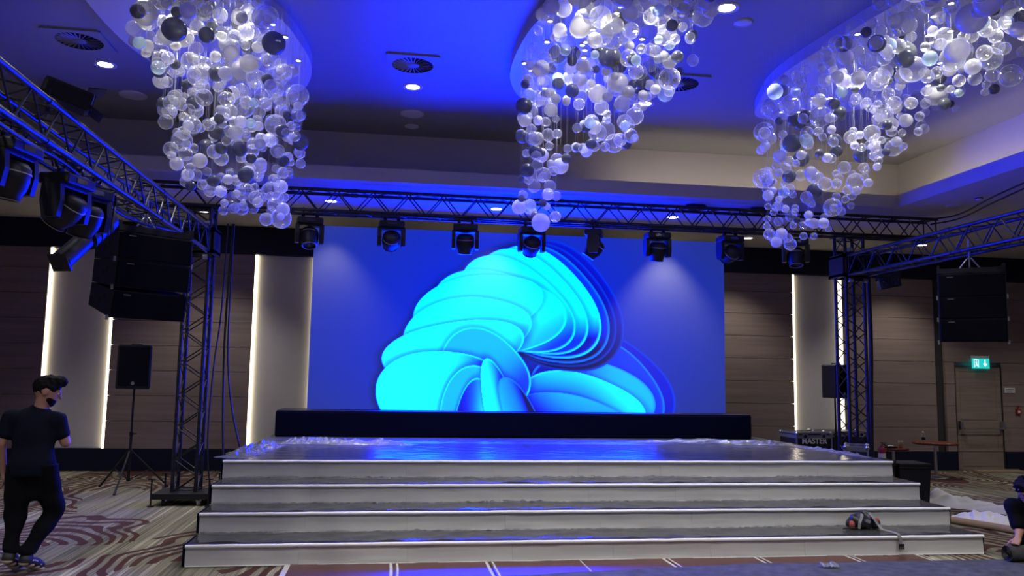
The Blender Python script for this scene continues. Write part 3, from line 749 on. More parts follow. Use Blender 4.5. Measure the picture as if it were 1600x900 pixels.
def stand(loc, rz, h, label):
    e = empty('speaker_stand', loc, R_(rz), label, 'speaker stand')
    MB().cyl((0, 0, .12), (0, 0, h*.55), .021, n=12).build('lower_tube', M['plastic'], e)
    MB().cyl((0, 0, h*.5), (0, 0, h), .016, n=12).build('pole', M['plastic'], e)
    MB().cyl((0, 0, h*.53), (0, 0, h*.57), .030, n=12).cyl((.02, 0, h*.55), (.07, 0, h*.55), .010, n=8).build('height_collar', M['plastic'], e)
    MB().cyl((0, 0, .53), (0, 0, .58), .034, n=12).build('leg_collar', M['plastic'], e)
    MB().cyl((0, 0, .13), (0, 0, .17), .030, n=12).build('brace_collar', M['plastic'], e)
    for k in range(3):
        a_ = 2*math.pi*k/3+.3; c, s = math.cos(a_), math.sin(a_)
        l = MB().cyl((.025*c, .025*s, .56), (.56*c, .56*s, .02), .014, n=8).build('leg', M['plastic'], e)
        MB().cyl((.53*c, .53*s, .045), (.575*c, .575*s, .008), .019, n=8).build('rubber_foot', M['cable'], l)
        MB().cyl((.025*c, .025*s, .15), (.30*c, .30*s, .29), .009, n=6).build('brace', M['plastic'], e)
stand((-3.80, 13.0, 0), 12, 1.49, 'black tripod speaker stand beside the truss tower')
pa_speaker((-3.80, 13.0, 1.485), 8, .47, .65, 'black loudspeaker on a tripod with a small pale badge')
stand((7.66, 13.25, 0), -28, 1.49, 'black speaker stand rising behind the flight cases')
pa_speaker((7.66, 13.25, 1.485), 25, .43, .575, 'black loudspeaker against the lit white panel beside the far tower')

# ------------------------------------------------------------------ cables
def cable(pts, r, label, n=8, name='cable', group=None):
    P = [Vector(p) for p in pts]; out = []
    for i in range(len(P)-1):
        p0, p1, p2, p3 = P[max(i-1, 0)], P[i], P[i+1], P[min(i+2, len(P)-1)]
        for k in range(n):
            t = k/n; out.append(.5*((2*p1)+(p2-p0)*t+(2*p0-5*p1+4*p2-p3)*t*t+(3*p1-p0-3*p2+p3)*t**3))
    out.append(P[-1])
    return tag(MB().tube(out, r, 6).build(name, M['cable']), label, 'cable', group)
cable([(-2.40, 12.10, 3.9), (-2.43, 12.12, 2.6), (-2.50, 12.15, 1.8), (-2.52, 12.15, .7), (-2.40, 12.2, .012), (-2.1, 12.4, .012)], .012, 'thin black cable hanging nearest to the first tower', group='cables hanging by the tower')
cable([(-2.33, 12.1, 3.9), (-2.36, 12.1, 2.4), (-2.34, 12.1, 1.5), (-2.30, 12.1, .7), (-2.2, 12.0, .012), (-1.95, 12.1, .012)], .016, 'thick black cable hanging midway between tower and white panel', group='cables hanging by the tower')
cable([(-2.31, 12.1, 3.9), (-2.31, 12.1, 2.2), (-2.22, 12.1, 1.3), (-2.02, 12.1, .5), (-1.93, 12.1, .012)], .013, 'black cable sweeping away from the tower towards the stage edge', group='cables hanging by the tower')
cable([(7.60, 12.05, 3.5), (7.61, 12.05, 2.4), (7.58, 12.05, 1.3), (7.56, 12.05, .02)], .034, 'thick black cable bundle hanging straight down beside the far tower')
cable([(8.40, 11.6, 4.36), (8.45, 11.0, 4.32), (8.1, 9.8, 4.33), (7.9, 8.6, 4.37), (7.6, 7.0, 4.41)], .012, 'upper of two thin cables strung from the long truss end', group='strung cables')
cable([(8.42, 11.6, 4.28), (8.47, 11.0, 4.26), (8.12, 9.8, 4.26), (7.92, 8.6, 4.32), (7.6, 7.0, 4.38)], .012, 'lower of two thin cables strung from the long truss end', group='strung cables')
def coil(loc, r, turns, label):
    pts = [(loc[0]+(r+.015*math.sin(k*.7))*math.cos(k*.5), loc[1]+(r*.55)*math.sin(k*.5), loc[2]+.012*(k*.5/6.283)+.012) for k in range(int(turns*12.6))]
    tag(MB().tube(pts, .012, 5).build('cable_coil', M['cable']), label, 'cable', 'coiled cables on the truss')
coil((4.55, TY, ZT1+.005), .16, 4, 'coil of black cable on top of the truss above the pale screen patch')
coil((5.60, TY, ZT1+.005), .17, 4, 'coil of black cable on top of the truss beside the far chandelier')
cable([(-3.5, 11.56, 4.02), (-1.6, 11.54, 4.00), (0, 11.53, 4.02), (2, 11.53, 4.00), (4, 11.53, 4.01), (6.8, 11.53, 4.0), (8.3, 11.55, 4.03)], .013, 'black power cable tied along the lower chord of the long truss')
cable([(-2.50, 3.4, 3.39), (-2.49, 5.5, 3.30), (-2.60, 6.8, 3.38), (-2.62, 8.3, 3.26), (-2.5, 10.0, 3.38), (-2.5, 11.3, 3.36)], .014, 'black power cable drooping below the near side truss')
for k in range(3):
    cable([(-2.80+.09*k, 3.5, 3.46), (-2.72+.04*k, 6.0, 3.45+.03*k), (-2.78+.08*k, 8.5, 3.44), (-2.74+.05*k, 11.4, 3.46)], .012, ('loose black cable inside the near side truss, along its wall side', 'loose black cable inside the near side truss, along its middle', 'loose black cable inside the near side truss, along its stage side')[k], group='cables inside the near side truss')

# ------------------------------------------------------------------ bauble chandeliers
def unproject(u, v, y):
    d = _r*((u-800)/F_PX)+_u*(-(v-450)/F_PX)+_f; s = y/d.y
    return Vector((s*d.x, y, EYE+s*d.z))
def in_poly(x, y, poly):
    c = False; n = len(poly)
    for i in range(n):
        (x1, y1), (x2, y2) = poly[i], poly[(i+1) % n]
        if (y1 > y) != (y2 > y) and x < (x2-x1)*(y-y1)/(y2-y1)+x1: c = not c
    return c
def smooth_poly(p, k=6):
    out = []; n = len(p)
    for i in range(n):
        p0, p1, p2, p3 = [Vector(p[(i+j) % n]) for j in (-1, 0, 1, 2)]
        for q in range(k):
            t = q/k; w_ = .5*((2*p1)+(p2-p0)*t+(2*p0-5*p1+4*p2-p3)*t*t+(3*p1-p0-3*p2+p3)*t**3); out.append((w_.x, w_.y))
    return out
balls = {}
for k, m_ in (('clear', 'bclear'), ('milk', 'bmilk'), ('smoke', 'bsmoke'), ('pearl', 'bpearl')):
    balls[k] = MB().ball((0, 0, 0), 1, 22, 13).mesh('bauble', M[m_])
pin_me = MB().lathe([(.001, -.012), (.026, -.012)], n=12).mesh('pin_spot', M['pinglow'])
pin_rim = MB().lathe([(.026, -.014), (.036, -.010), (.036, 0)], n=12).mesh('pin_rim', M['plate'])
def chandelier(label, plate, silhouette, y_at, count, seed, lamps, thick=.13):
    """silhouette: outline of the hanging cloud as seen across the hall; y_at(t) gives the range of distance for height t"""
    rr = random.Random(seed)
    e = empty('bauble_chandelier', (0, 0, 0), 0, label, 'chandelier', 'bauble chandeliers')
    pl = smooth_poly(plate)
    MB().prism(pl, ZC-thick, ZC).build('ceiling_plate', M['plate'], e)
    zt = ZC-thick
    placed = []; wires = MB(); extra = MB(); tries = 0
    us = [q[0] for q in silhouette]; vs = [q[1] for q in silhouette]
    while len(placed) < count and tries < 60000:
        tries += 1
        u, v = rr.uniform(min(us), max(us)), rr.uniform(min(vs), max(vs))
        if not in_poly(u, v, silhouette): continue
        lo, hi = y_at(max(0, v)/350)
        dr = _r*((u-800)/F_PX)+_u*(-(v-450)/F_PX)+_f
        if dr.z > 0: hi = min(hi, (zt-.14-EYE)/dr.z*dr.y)
        lo = min(lo, hi-.9)
        p = unproject(u, v, rr.uniform(lo, hi))
        q = rr.random()
        if len(placed) >= 300: q *= .6
        r = rr.uniform(.040, .058) if q < .50 else (rr.uniform(.060, .082) if q < .88 else rr.uniform(.088, .118))
        if p.z > zt-.06-r: continue
        if p.z < 4.55 and p.y > 11.2: continue
        if any((p-o).length < (r+s)*.85 for o, s in placed): continue
        placed.append((p, r))
        if len(placed) > 300: extra.ball(p, r, 14, 9); continue
        k = rr.random(); kind = 'clear' if k < .55 else ('milk' if k < .80 else ('smoke' if k < .965 else 'pearl'))
        b = link(bpy.data.objects.new('bauble', balls[kind]), e); b.location = p; b.scale = (r, r, r*rr.uniform(.95, 1.03))
        wires.cyl(p+Vector((0, 0, r*.97)), (p.x, p.y, zt), .0011, n=3, caps=False)
    if extra.f: extra.build('small_baubles', M['bclear'], e)['kind'] = 'stuff'
    w_ = wires.build('hanging_wires', M['wire'], e); w_['kind'] = 'stuff'
    xs = [q[0] for q in pl]; ys = [q[1] for q in pl]; n = 0
    while n < 34:
        x, y = rr.uniform(min(xs), max(xs)), rr.uniform(min(ys), max(ys))
        if not in_poly(x, y, [((a-sum(xs)/len(xs))*.9+sum(xs)/len(xs), (b-sum(ys)/len(ys))*.9+sum(ys)/len(ys)) for a, b in pl]): continue
        o = link(bpy.data.objects.new('pin_spot', pin_me), e); o.location = (x, y, zt)
        link(bpy.data.objects.new('pin_rim', pin_rim), o); n += 1
    for x, y in lamps: spot((x, y, zt-.04), CHAND_W, 150, 1, (1, .96, .9), .05, e)
    return e
chandelier('near glass bauble chandelier hanging above the side truss and tower',
           [(-1.30, 6.4), (-1.28, 7.47), (-1.10, 8.0), (-.98, 9.0), (-1.20, 9.85), (-1.75, 10.1), (-2.6, 9.5), (-2.9, 8.2), (-2.75, 6.4), (-2.0, 5.4)],
           [(200, -30), (205, 60), (235, 110), (250, 160), (262, 215), (268, 250), (300, 300), (345, 318), (350, 342), (400, 346), (466, 338), (455, 310), (440, 282), (470, 262), (472, 130), (445, 95), (425, 30), (410, -30)],
           lambda t: (6.2+2.9*t, 7.5+2.4*t), 400, 3, [(-1.5, 7.4), (-2.2, 7.2), (-1.6, 8.6), (-2.2, 8.6), (-1.6, 9.6)])
chandelier('middle glass bauble chandelier with a narrow tail over the screen',
           [(1.45, 6.2), (1.40, 6.97), (1.26, 7.55), (1.21, 8.38), (1.28, 9.05), (1.55, 9.6), (2.1, 9.4), (2.45, 8.6), (2.75, 7.6), (2.7, 6.3), (2.0, 5.5)],
           [(862, -30), (832, 70), (822, 120), (812, 190), (806, 250), (812, 300), (806, 346), (830, 358), (868, 350), (872, 300), (882, 252), (940, 232), (992, 228), (995, 196), (1010, 165), (1045, 150), (1052, 120), (1090, 90), (1095, 50), (1112, 18), (1120, -30)],
           lambda t: (5.9+3.0*t, 7.2+2.4*t), 300, 11, [(1.6, 6.8), (2.3, 6.8), (1.6, 8.0), (2.1, 8.2), (1.5, 9.2)])
chandelier('far glass bauble chandelier sweeping over the cove corner and truss end',
           [(4.6, 5.2), (4.42, 6.4), (4.30, 7.3), (4.22, 8.28), (4.34, 9.0), (4.65, 9.7), (5.4, 9.5), (6.0, 8.6), (6.4, 7.2), (6.5, 5.6), (5.6, 4.6)],
           [(1412, -30), (1300, 68), (1250, 102), (1205, 142), (1190, 190), (1186, 260), (1195, 320), (1190, 384), (1230, 386), (1290, 362), (1320, 352), (1350, 300), (1372, 262), (1440, 210), (1480, 180), (1540, 148), (1600, 120), (1630, 60), (1630, -30)],
           lambda t: (6.0+2.7*t, 7.3+2.3*t), 400, 23, [(4.7, 6.4), (5.4, 6.2), (4.7, 7.6), (5.5, 7.4), (4.8, 8.8), (5.4, 8.6)])

# ------------------------------------------------------------------ laid floor panels, felt, roll
df = empty('portable_floor', (0, 0, 0), 0, 'row of brown laminate floor panels with white taped joints before the steps', 'floor panels')
jx = [-.87, .09, .98, 1.86, 2.72, 3.66, 4.63, 5.40]
for r, (ya, yb) in enumerate(((6.95, 7.87), (6.02, 6.94))):
    for k in range(len(jx)-1):
        MB().cbox(((jx[k]+jx[k+1])/2, (ya+yb)/2, .012), (jx[k+1]-jx[k]-.006, yb-ya-.004, .024), .003).build('floor_panel', M['lam'], df)
for k, x in enumerate(jx):
    for q in ((-.028, .026), (.03, .018)) if k not in (3, 0) else ((0, .05 if k == 0 else .012),):
        def tp(u, v, x=x, q=q): return (x+q[0]+(u-.5)*q[1]+.006*noise.noise((v*4, x, q[0])), 6.02+1.83*v, .0255+.0015*noise.noise((v*30, u*3, x)))
        MB().grid(1, 24, tp).build('joint_tape', M['tape'], df)
for a, b in ((-.6, .3), (.5, 2.4), (3.0, 4.4), (4.7, 5.2)):
    def tp(u, v, a=a, b=b): return (a+(b-a)*u, 7.845+.02*(v-.5)+.005*noise.noise((u*9, a, 0)), .0265+.003*noise.noise((u*20, a, v)))
    MB().grid(20, 1, tp).build('edge_tape', M['tape'], df)

def felt_pt(u, v):
    x = .95+5.6*u
    edge = 7.28+.30*min(1, u*2.2)-.02*u+.05*noise.noise((x*1.3, 3, 0))+.02*noise.noise((x*5, 1, 0))
    y = 4.6+(edge-4.6)*v
    h = .030+.012*noise.noise((x*2.1, y*2.6, 1))+.008*noise.noise((x*7, y*7, 4))
    return (x, y, max(.0285, h) if v < .999 else .027)
o = MB().grid(90, 46, felt_pt).build('felt_runner', M['felt'])
tag(o, 'dusty grey-blue felt runner spread over the floor at the bottom edge', 'felt')
# short folded scrap of film on the felt
def scrap(u, v): return (4.05+.16*u, 7.28+.10*v, .05+.035*abs(noise.noise((u*4, v*3, 8)))+.02*math.sin(math.pi*v))
tag(MB().grid(10, 8, scrap, False).build('film_scrap', M['crump']), 'small scrap of clear film lying on the grey felt', 'film scrap')
rl = empty('felt_roll', (6.10, 7.46, 0), 0, 'rolled-up end of grey-blue felt under the crouching man\'s hand', 'felt roll')
pts = []
RR = .078
prof = [((.018+.06*k/50)*math.cos(k*.5), .0+(.018+.06*k/50)*math.sin(k*.5)) for k in range(51)]
v_ = []
for x in (0, 1.6):
    v_ += [(x+.004*math.sin(i), a, RR+.028+b) for i, (a, b) in enumerate(prof)]
n = len(prof)
m_ = MB().add(v_, [(i, i+1, n+i+1, n+i) for i in range(n-1)], True)
m_.build('spiral_layers', M['felt'], rl)
MB().lathe([(RR-.004, 0), (RR, .01), (RR, 1.6)], (0, 0, RR+.028), 24, Matrix.Rotation(R_(90), 3, 'Y')).build('outer_layer', M['felt'], rl)
MB().lathe([(.02, .02), (RR-.004, .006)], (0, 0, RR+.028), 24, Matrix.Rotation(R_(90), 3, 'Y')).build('roll_end', M['felt'], rl)

# ------------------------------------------------------------------ white cloth heaps, tube
def heap(c, ax, ln, wd, ht, seed, label, prof):
    ax = Vector((math.cos(R_(ax)), math.sin(R_(ax)), 0)); sd = Vector((-ax.y, ax.x, 0))
    def fn(u, v):
        a = prof(u)
        wob = noise.noise((u*6, seed, 0))*.18
        p = Vector(c)+ax*(u-.5)*ln+sd*(v-.5+wob*.4)*wd*max(.12, a)
        k = math.sin(math.pi*v)**.7*a
        z = ht*k*(.62+.5*abs(noise.noise((u*7+seed, v*3.2, seed)))+.10*noise.noise((u*17, v*6, seed)))
        return (p.x, p.y, max(.004, z))
    return tag(MB().grid(80, 28, fn).build('cloth_heap', M['cloth']), label, 'cloth', 'white cloths on the carpet')
heap((8.3, 10.75, 0), -66, 1.75, .75, .26, 2.2, 'large crumpled white cloth trailing over the carpet beyond the steps', lambda u: max(.02, min(1, u*5)*(1-.72*u)))
heap((7.62, 9.62, 0), -38, .95, .55, .19, 7.1, 'smaller white cloth heap lying behind the cardboard tube', lambda u: max(.02, math.sin(math.pi*u)**.7))
e = empty('cardboard_tube', (7.10, 9.70, .045), 0, 'long brown cardboard tube on the carpet by the steps', 'tube')
d = Vector((.32, -.78, 0)).normalized()
mt = d.to_track_quat('Z', 'Y').to_matrix()
MB().lathe([(.045, 0), (.045, 1.0)], (0, 0, 0), 22, mt).build('tube_wall', M['card'], e)
MB().lathe([(.037, 1.0), (.037, 0)], (0, 0, 0), 22, mt).build('tube_bore', M['gap'], e)
MB().lathe([(.037, 1.0), (.045, 1.0)], (0, 0, 0), 22, mt).lathe([(.045, 0), (.037, 0)], (0, 0, 0), 22, mt).build('tube_rim', M['card'], e)
e = empty('floor_box', (8.63, 12.05, 0), R_(15), 'small flat black box on the carpet beside the black bins', 'box')
MB().cbox((0, 0, .02), (.34, .22, .04), .012).build('box_body', M['plastic'], e)
MB().cbox((0, 0, .043), (.22, .10, .008), .003).build('box_lid', M['cab'], e)

# ------------------------------------------------------------------ black bins beside the steps
def bin_(loc, rz, sx, sy, h, label):
    e = empty('black_bin', loc, R_(rz), label, 'bin', 'black bins')
    vs = []
    for z, k in ((0, .88), (h*.96, 1), (h, 1.03)): vs += [(a*sx/2*k, b*sy/2*k, z) for a, b in ((-1, -1), (1, -1), (1, 1), (-1, 1))]
    fs = [(3, 2, 1, 0)]+[(r*4+i, r*4+(i+1) % 4, (r+1)*4+(i+1) % 4, (r+1)*4+i) for r in range(2) for i in range(4)]
    MB().add(vs, fs).build('bin_body', M['plastic'], e)
    MB().cbox((0, 0, h), (sx*1.06, sy*1.06, .035), .012).build('bin_lid', M['plastic'], e)
    MB().cbox((0, -sy*.5, h*.93), (sx*1.04, .02, .03), .006).build('rim_band', M['cab'], e)
bin_((7.52, 11.10, 0), -6, .46, .46, .60, 'tall black bin standing at the end of the steps')
bin_((7.06, 11.12, 0), -3, .36, .36, .64, 'black bin half hidden between the stage corner and the taller bin')

# ------------------------------------------------------------------ flight cases
def flight_case(loc, rz, sx, sy, sz, label, text=None, body='plastic'):
    e = empty('flight_case', loc, R_(rz), label, 'flight case', 'flight cases')
    MB().cbox((0, 0, sz*.435), (sx, sy, sz*.87), .006).build('case_body', M[body], e)
    lid = MB().cbox((0, 0, sz*.94), (sx, sy, sz*.115), .006).build('case_lid', M[body], e)
    for zz in (.012, sz*.86, sz*.91, sz*.99):
        for sy_ in (-1, 1):
            MB().box((0, sy_*(sy/2+.002), zz), (sx+.01, .012, .026)).build('edge_strip', M['alu'], e)
        for sx_ in (-1, 1):
            MB().box((sx_*(sx/2+.002), 0, zz), (.012, sy+.01, .026)).build('edge_strip', M['alu'], e)
    for a in (-1, 1):
        for b in (-1, 1):
            MB().box((a*sx/2, b*sy/2, sz/2), (.022, .022, sz)).build('corner_strip', M['alu'], e)
            MB().ball((a*(sx/2-.008), b*(sy/2-.008), sz-.012), .034, 10, 6).build('ball_corner', M['steel'], e)
    for a in (-.27, .27):
        lt = MB().cbox((a*sx, -sy/2-.006, sz*.90), (.09, .014, .085), .004).build('latch_plate', M['alu'], e)
        MB().cyl((a*sx, -sy/2-.02, sz*.90), (a*sx, -sy/2-.012, sz*.90), .028, n=14).build('latch_dish', M['cab'], lt)
    if text:
        cu = bpy.data.curves.new('case_lettering', 'FONT'); cu.body = text; cu.size = .125; cu.align_x = 'CENTER'; cu.extrude = .001; cu.offset = .003
        cu.materials.append(M['white'])
        t_ = bpy.data.objects.new('lettering_outline', cu); me_ = bpy.data.meshes.new_from_object(t_); bpy.data.objects.remove(t_)
        o = bpy.data.objects.new('case_lettering', me_); link(o, e); o.location = (0, -sy/2-.006, sz*.685); o.rotation_euler = (R_(90), 0, 0)
    return e
flight_case((6.78, 12.66, .40), 4, .62, .50, .54, 'black flight case lettered MASTER behind the stage edge', 'MASTER')
flight_case((6.66, 10.98, .50), 58, .54, .30, .36, 'low blue-black flight case with a silver end beside the tower foot', None, 'blue')
flight_case((8.35, 14.3, .30), 2, 1.0, .5, .56, 'long flight case behind the far tower, farther back than the lettered one')
# trolleys the cases stand on
for x, y, sx, sy, rz, h, lab in ((6.78, 12.66, .60, .48, 4, .40, 'black wheeled dolly under the lettered flight case'), (8.35, 14.3, .96, .48, 2, .30, 'black wheeled dolly under the long flight case behind the tower'), (6.66, 10.98, .52, .29, 58, .50, 'tall black wheeled dolly under the low blue-black case')):
    e = empty('case_dolly', (x, y, 0), R_(rz), lab, 'dolly', 'case dollies')
    MB().cbox((0, 0, (h+.12)/2), (sx, sy, h-.12), .01).build('dolly_deck', M['plastic'], e)
    for a in (-1, 1):
        for b in (-1, 1): MB().cyl((a*sx*.38-.02, b*sy*.36, .06), (a*sx*.38+.02, b*sy*.36, .06), .06, n=16).build('castor', M['cable'], e)

# ------------------------------------------------------------------ cocktail tables and what stands on them
def cocktail_table(loc, r, h, label):
    e = empty('cocktail_table', loc, 0, label, 'table', 'cocktail tables')
    MB().lathe([(.001, h-.045), (r-.03, h-.045), (r, h-.03), (r, h-.008), (r-.008, h), (.001, h)], n=40).build('table_top', M['redwood'], e)
    MB().cyl((0, 0, .03), (0, 0, h-.045), .028, n=14).build('pedestal', M['steel'], e)
    MB().lathe([(.001, .05), (.05, .04), (.22, .018), (.23, 0), (.001, 0)], n=32).build('foot_plate', M['steel'], e)
cocktail_table((10.25, 14.25, 0), .40, .66, 'larger red-brown round table on a steel post near the exit door')
cocktail_table((9.72, 14.75, 0), .28, .51, 'smaller and lower round table beside the far tower')
e = empty('bottle', (9.92, 14.12, .66), 0, 'small clear water bottle on the larger round table', 'bottle')
MB().lathe([(.001, 0), (.032, 0), (.033, .01), (.033, .12), (.024, .15), (.013, .17), (.013, .19)], n=18).build('bottle_body', M['bclear'], e)
MB().lathe([(.001, .205), (.015, .205), (.016, .185)], n=14).build('bottle_cap', M['white'], e)
MB().lathe([(.0336, .05), (.0336, .10)], n=18).build('bottle_label', M['cab'], e)
e = empty('paper_cup', (9.79, 14.62, .51), 0, 'white paper cup on the smaller round table', 'cup')
MB().lathe([(.001, .004), (.030, .004), (.032, 0), (.043, .13), (.046, .135), (.042, .13), (.030, .01)], n=20).build('cup_wall', M['white'], e)
MB().lathe([(.044, .128), (.0475, .132), (.0475, .138), (.043, .138)], n=20).build('cup_rim', M['white'], e)
e = empty('tray', (9.60, 14.66, .51), 0, 'dark oval tray at the edge of the smaller round table', 'tray')
MB().lathe([(.001, .004), (.10, .004), (.13, .025), (.135, .027), (.13, .018), (.10, 0)], n=24).build('tray_dish', M['cab'], e)
MB().tube([(-.06, .0, .03), (0, .02, .04), (.07, .01, .035)], .014, 6).build('folded_napkin', M['white'], e)
e = empty('fire_extinguisher', (8.06, 12.55, .42), 0, 'small red fire extinguisher beside the far tower', 'fire extinguisher')
MB().lathe([(.001, 0), (.055, 0), (.06, .01), (.06, .25), (.045, .29), (.02, .31)], n=20).build('cylinder_body', M['red'], e)
MB().cyl((0, 0, .30), (0, 0, .35), .018, n=10).build('valve', M['steel'], e)
MB().box((.03, 0, .355), (.10, .02, .012)).box((.03, 0, .335), (.08, .018, .010)).build('lever', M['cab'], e)
MB().tube([(.02, -.02, .33), (.09, -.03, .30), (.09, -.03, .12)], .010, 6).build('hose', M['cable'], e)
MB().lathe([(.0605, .10), (.0605, .19)], n=20).build('paper_label', M['white'], e)
e = empty('equipment_case', (8.06, 12.62, 0), R_(4), 'low black case under the fire extinguisher', 'case')
MB().cbox((0, 0, .21), (.42, .36, .42), .015).build('case_body', M['plastic'], e)
MB().cbox((0, -.184, .30), (.36, .01, .03), .003).build('edge_strip', M['cab'], e)
e = empty('black_case', (12.35, 13.9, 0), R_(-6), 'black case with a small white mark at the picture edge', 'case')
MB().cbox((.1, 0, .22), (.62, .4, .44), .015).build('case_body', M['plastic'], e)
MB().box((-.14, -.202, .27), (.035, .004, .10)).box((-.155, -.202, .30), (.03, .004, .03)).build('white_mark', M['white'], e)
e = empty('wooden_plank', (12.2, 15.02, 0), R_(-2), 'flat wooden plank lying on the carpet at the door', 'plank')
MB().cbox((0, 0, .02), (1.05, .16, .04), .004).build('board', M['card'], e)
MB().cbox((0, .08, .05), (1.0, .03, .02), .004).build('batten', M['doorwood'], e)

# signs by the door
e = empty('exit_sign', (12.13, YW-.06, 2.22), R_(0), 'lit green-blue emergency exit sign above the door', 'sign')
MB().cbox((0, .02, .10), (.40, .05, .06), .008).build('sign_housing', M['white'], e)
MB().cbox((0, 0, -.03), (.40, .016, .21), .004).build('sign_panel', M['exitg'], e)
g = MB(); g.span((-.16, -.010, -.11), (-.145, -.009, .05)).span((-.16, -.010, .04), (-.05, -.009, .055)).span((-.065, -.010, -.11), (-.05, -.009, .05))
g.build('door_symbol', M['exitw'], e)
MB().add([(x, -.0105, z) for x, z in ((-.115, .03), (-.095, .03), (-.095, .01), (-.115, .01))], [(0, 1, 2, 3)]).add([(x, -.0105, z) for x, z in ((-.125, .0), (-.09, .005), (-.085, -.045), (-.06, -.09), (-.075, -.10), (-.10, -.06), (-.13, -.10), (-.14, -.09), (-.115, -.045))], [tuple(range(9))]).build('runner_symbol', M['exitw'], e)
MB().add([(x, -.0105, z) for x, z in ((.08, .05), (.11, .05), (.11, -.03), (.15, -.03), (.095, -.10), (.04, -.03), (.08, -.03))], [tuple(range(7))]).build('arrow_symbol', M['exitw'], e)
e = empty('door_notice', (12.81, YW-.012, 1.645), 0, 'small white notice plate beside the door', 'notice')
MB().cbox((0, 0, 0), (.24, .012, .11), .003).build('notice_plate', M['white'], e)
for k, (w_, z) in enumerate(((.17, .018), (.19, -.008), (.12, -.03))): MB().box((0, -.0068, z), (w_, .001, .010)).build('print_line', M['cab'], e)
e = empty('fire_alarm_box', (12.98, YW-.02, 1.21), 0, 'small red fire alarm call point on the wood wall', 'alarm box')
MB().cbox((0, 0, 0), (.11, .05, .11), .008).build('alarm_housing', M['red'], e)
MB().cbox((0, -.027, -.005), (.06, .004, .05), .002).build('press_glass', M['white'], e)
MB().cyl((0, -.01, .075), (0, -.012, .12), .014, n=10).build('cable_entry', M['red'], e)

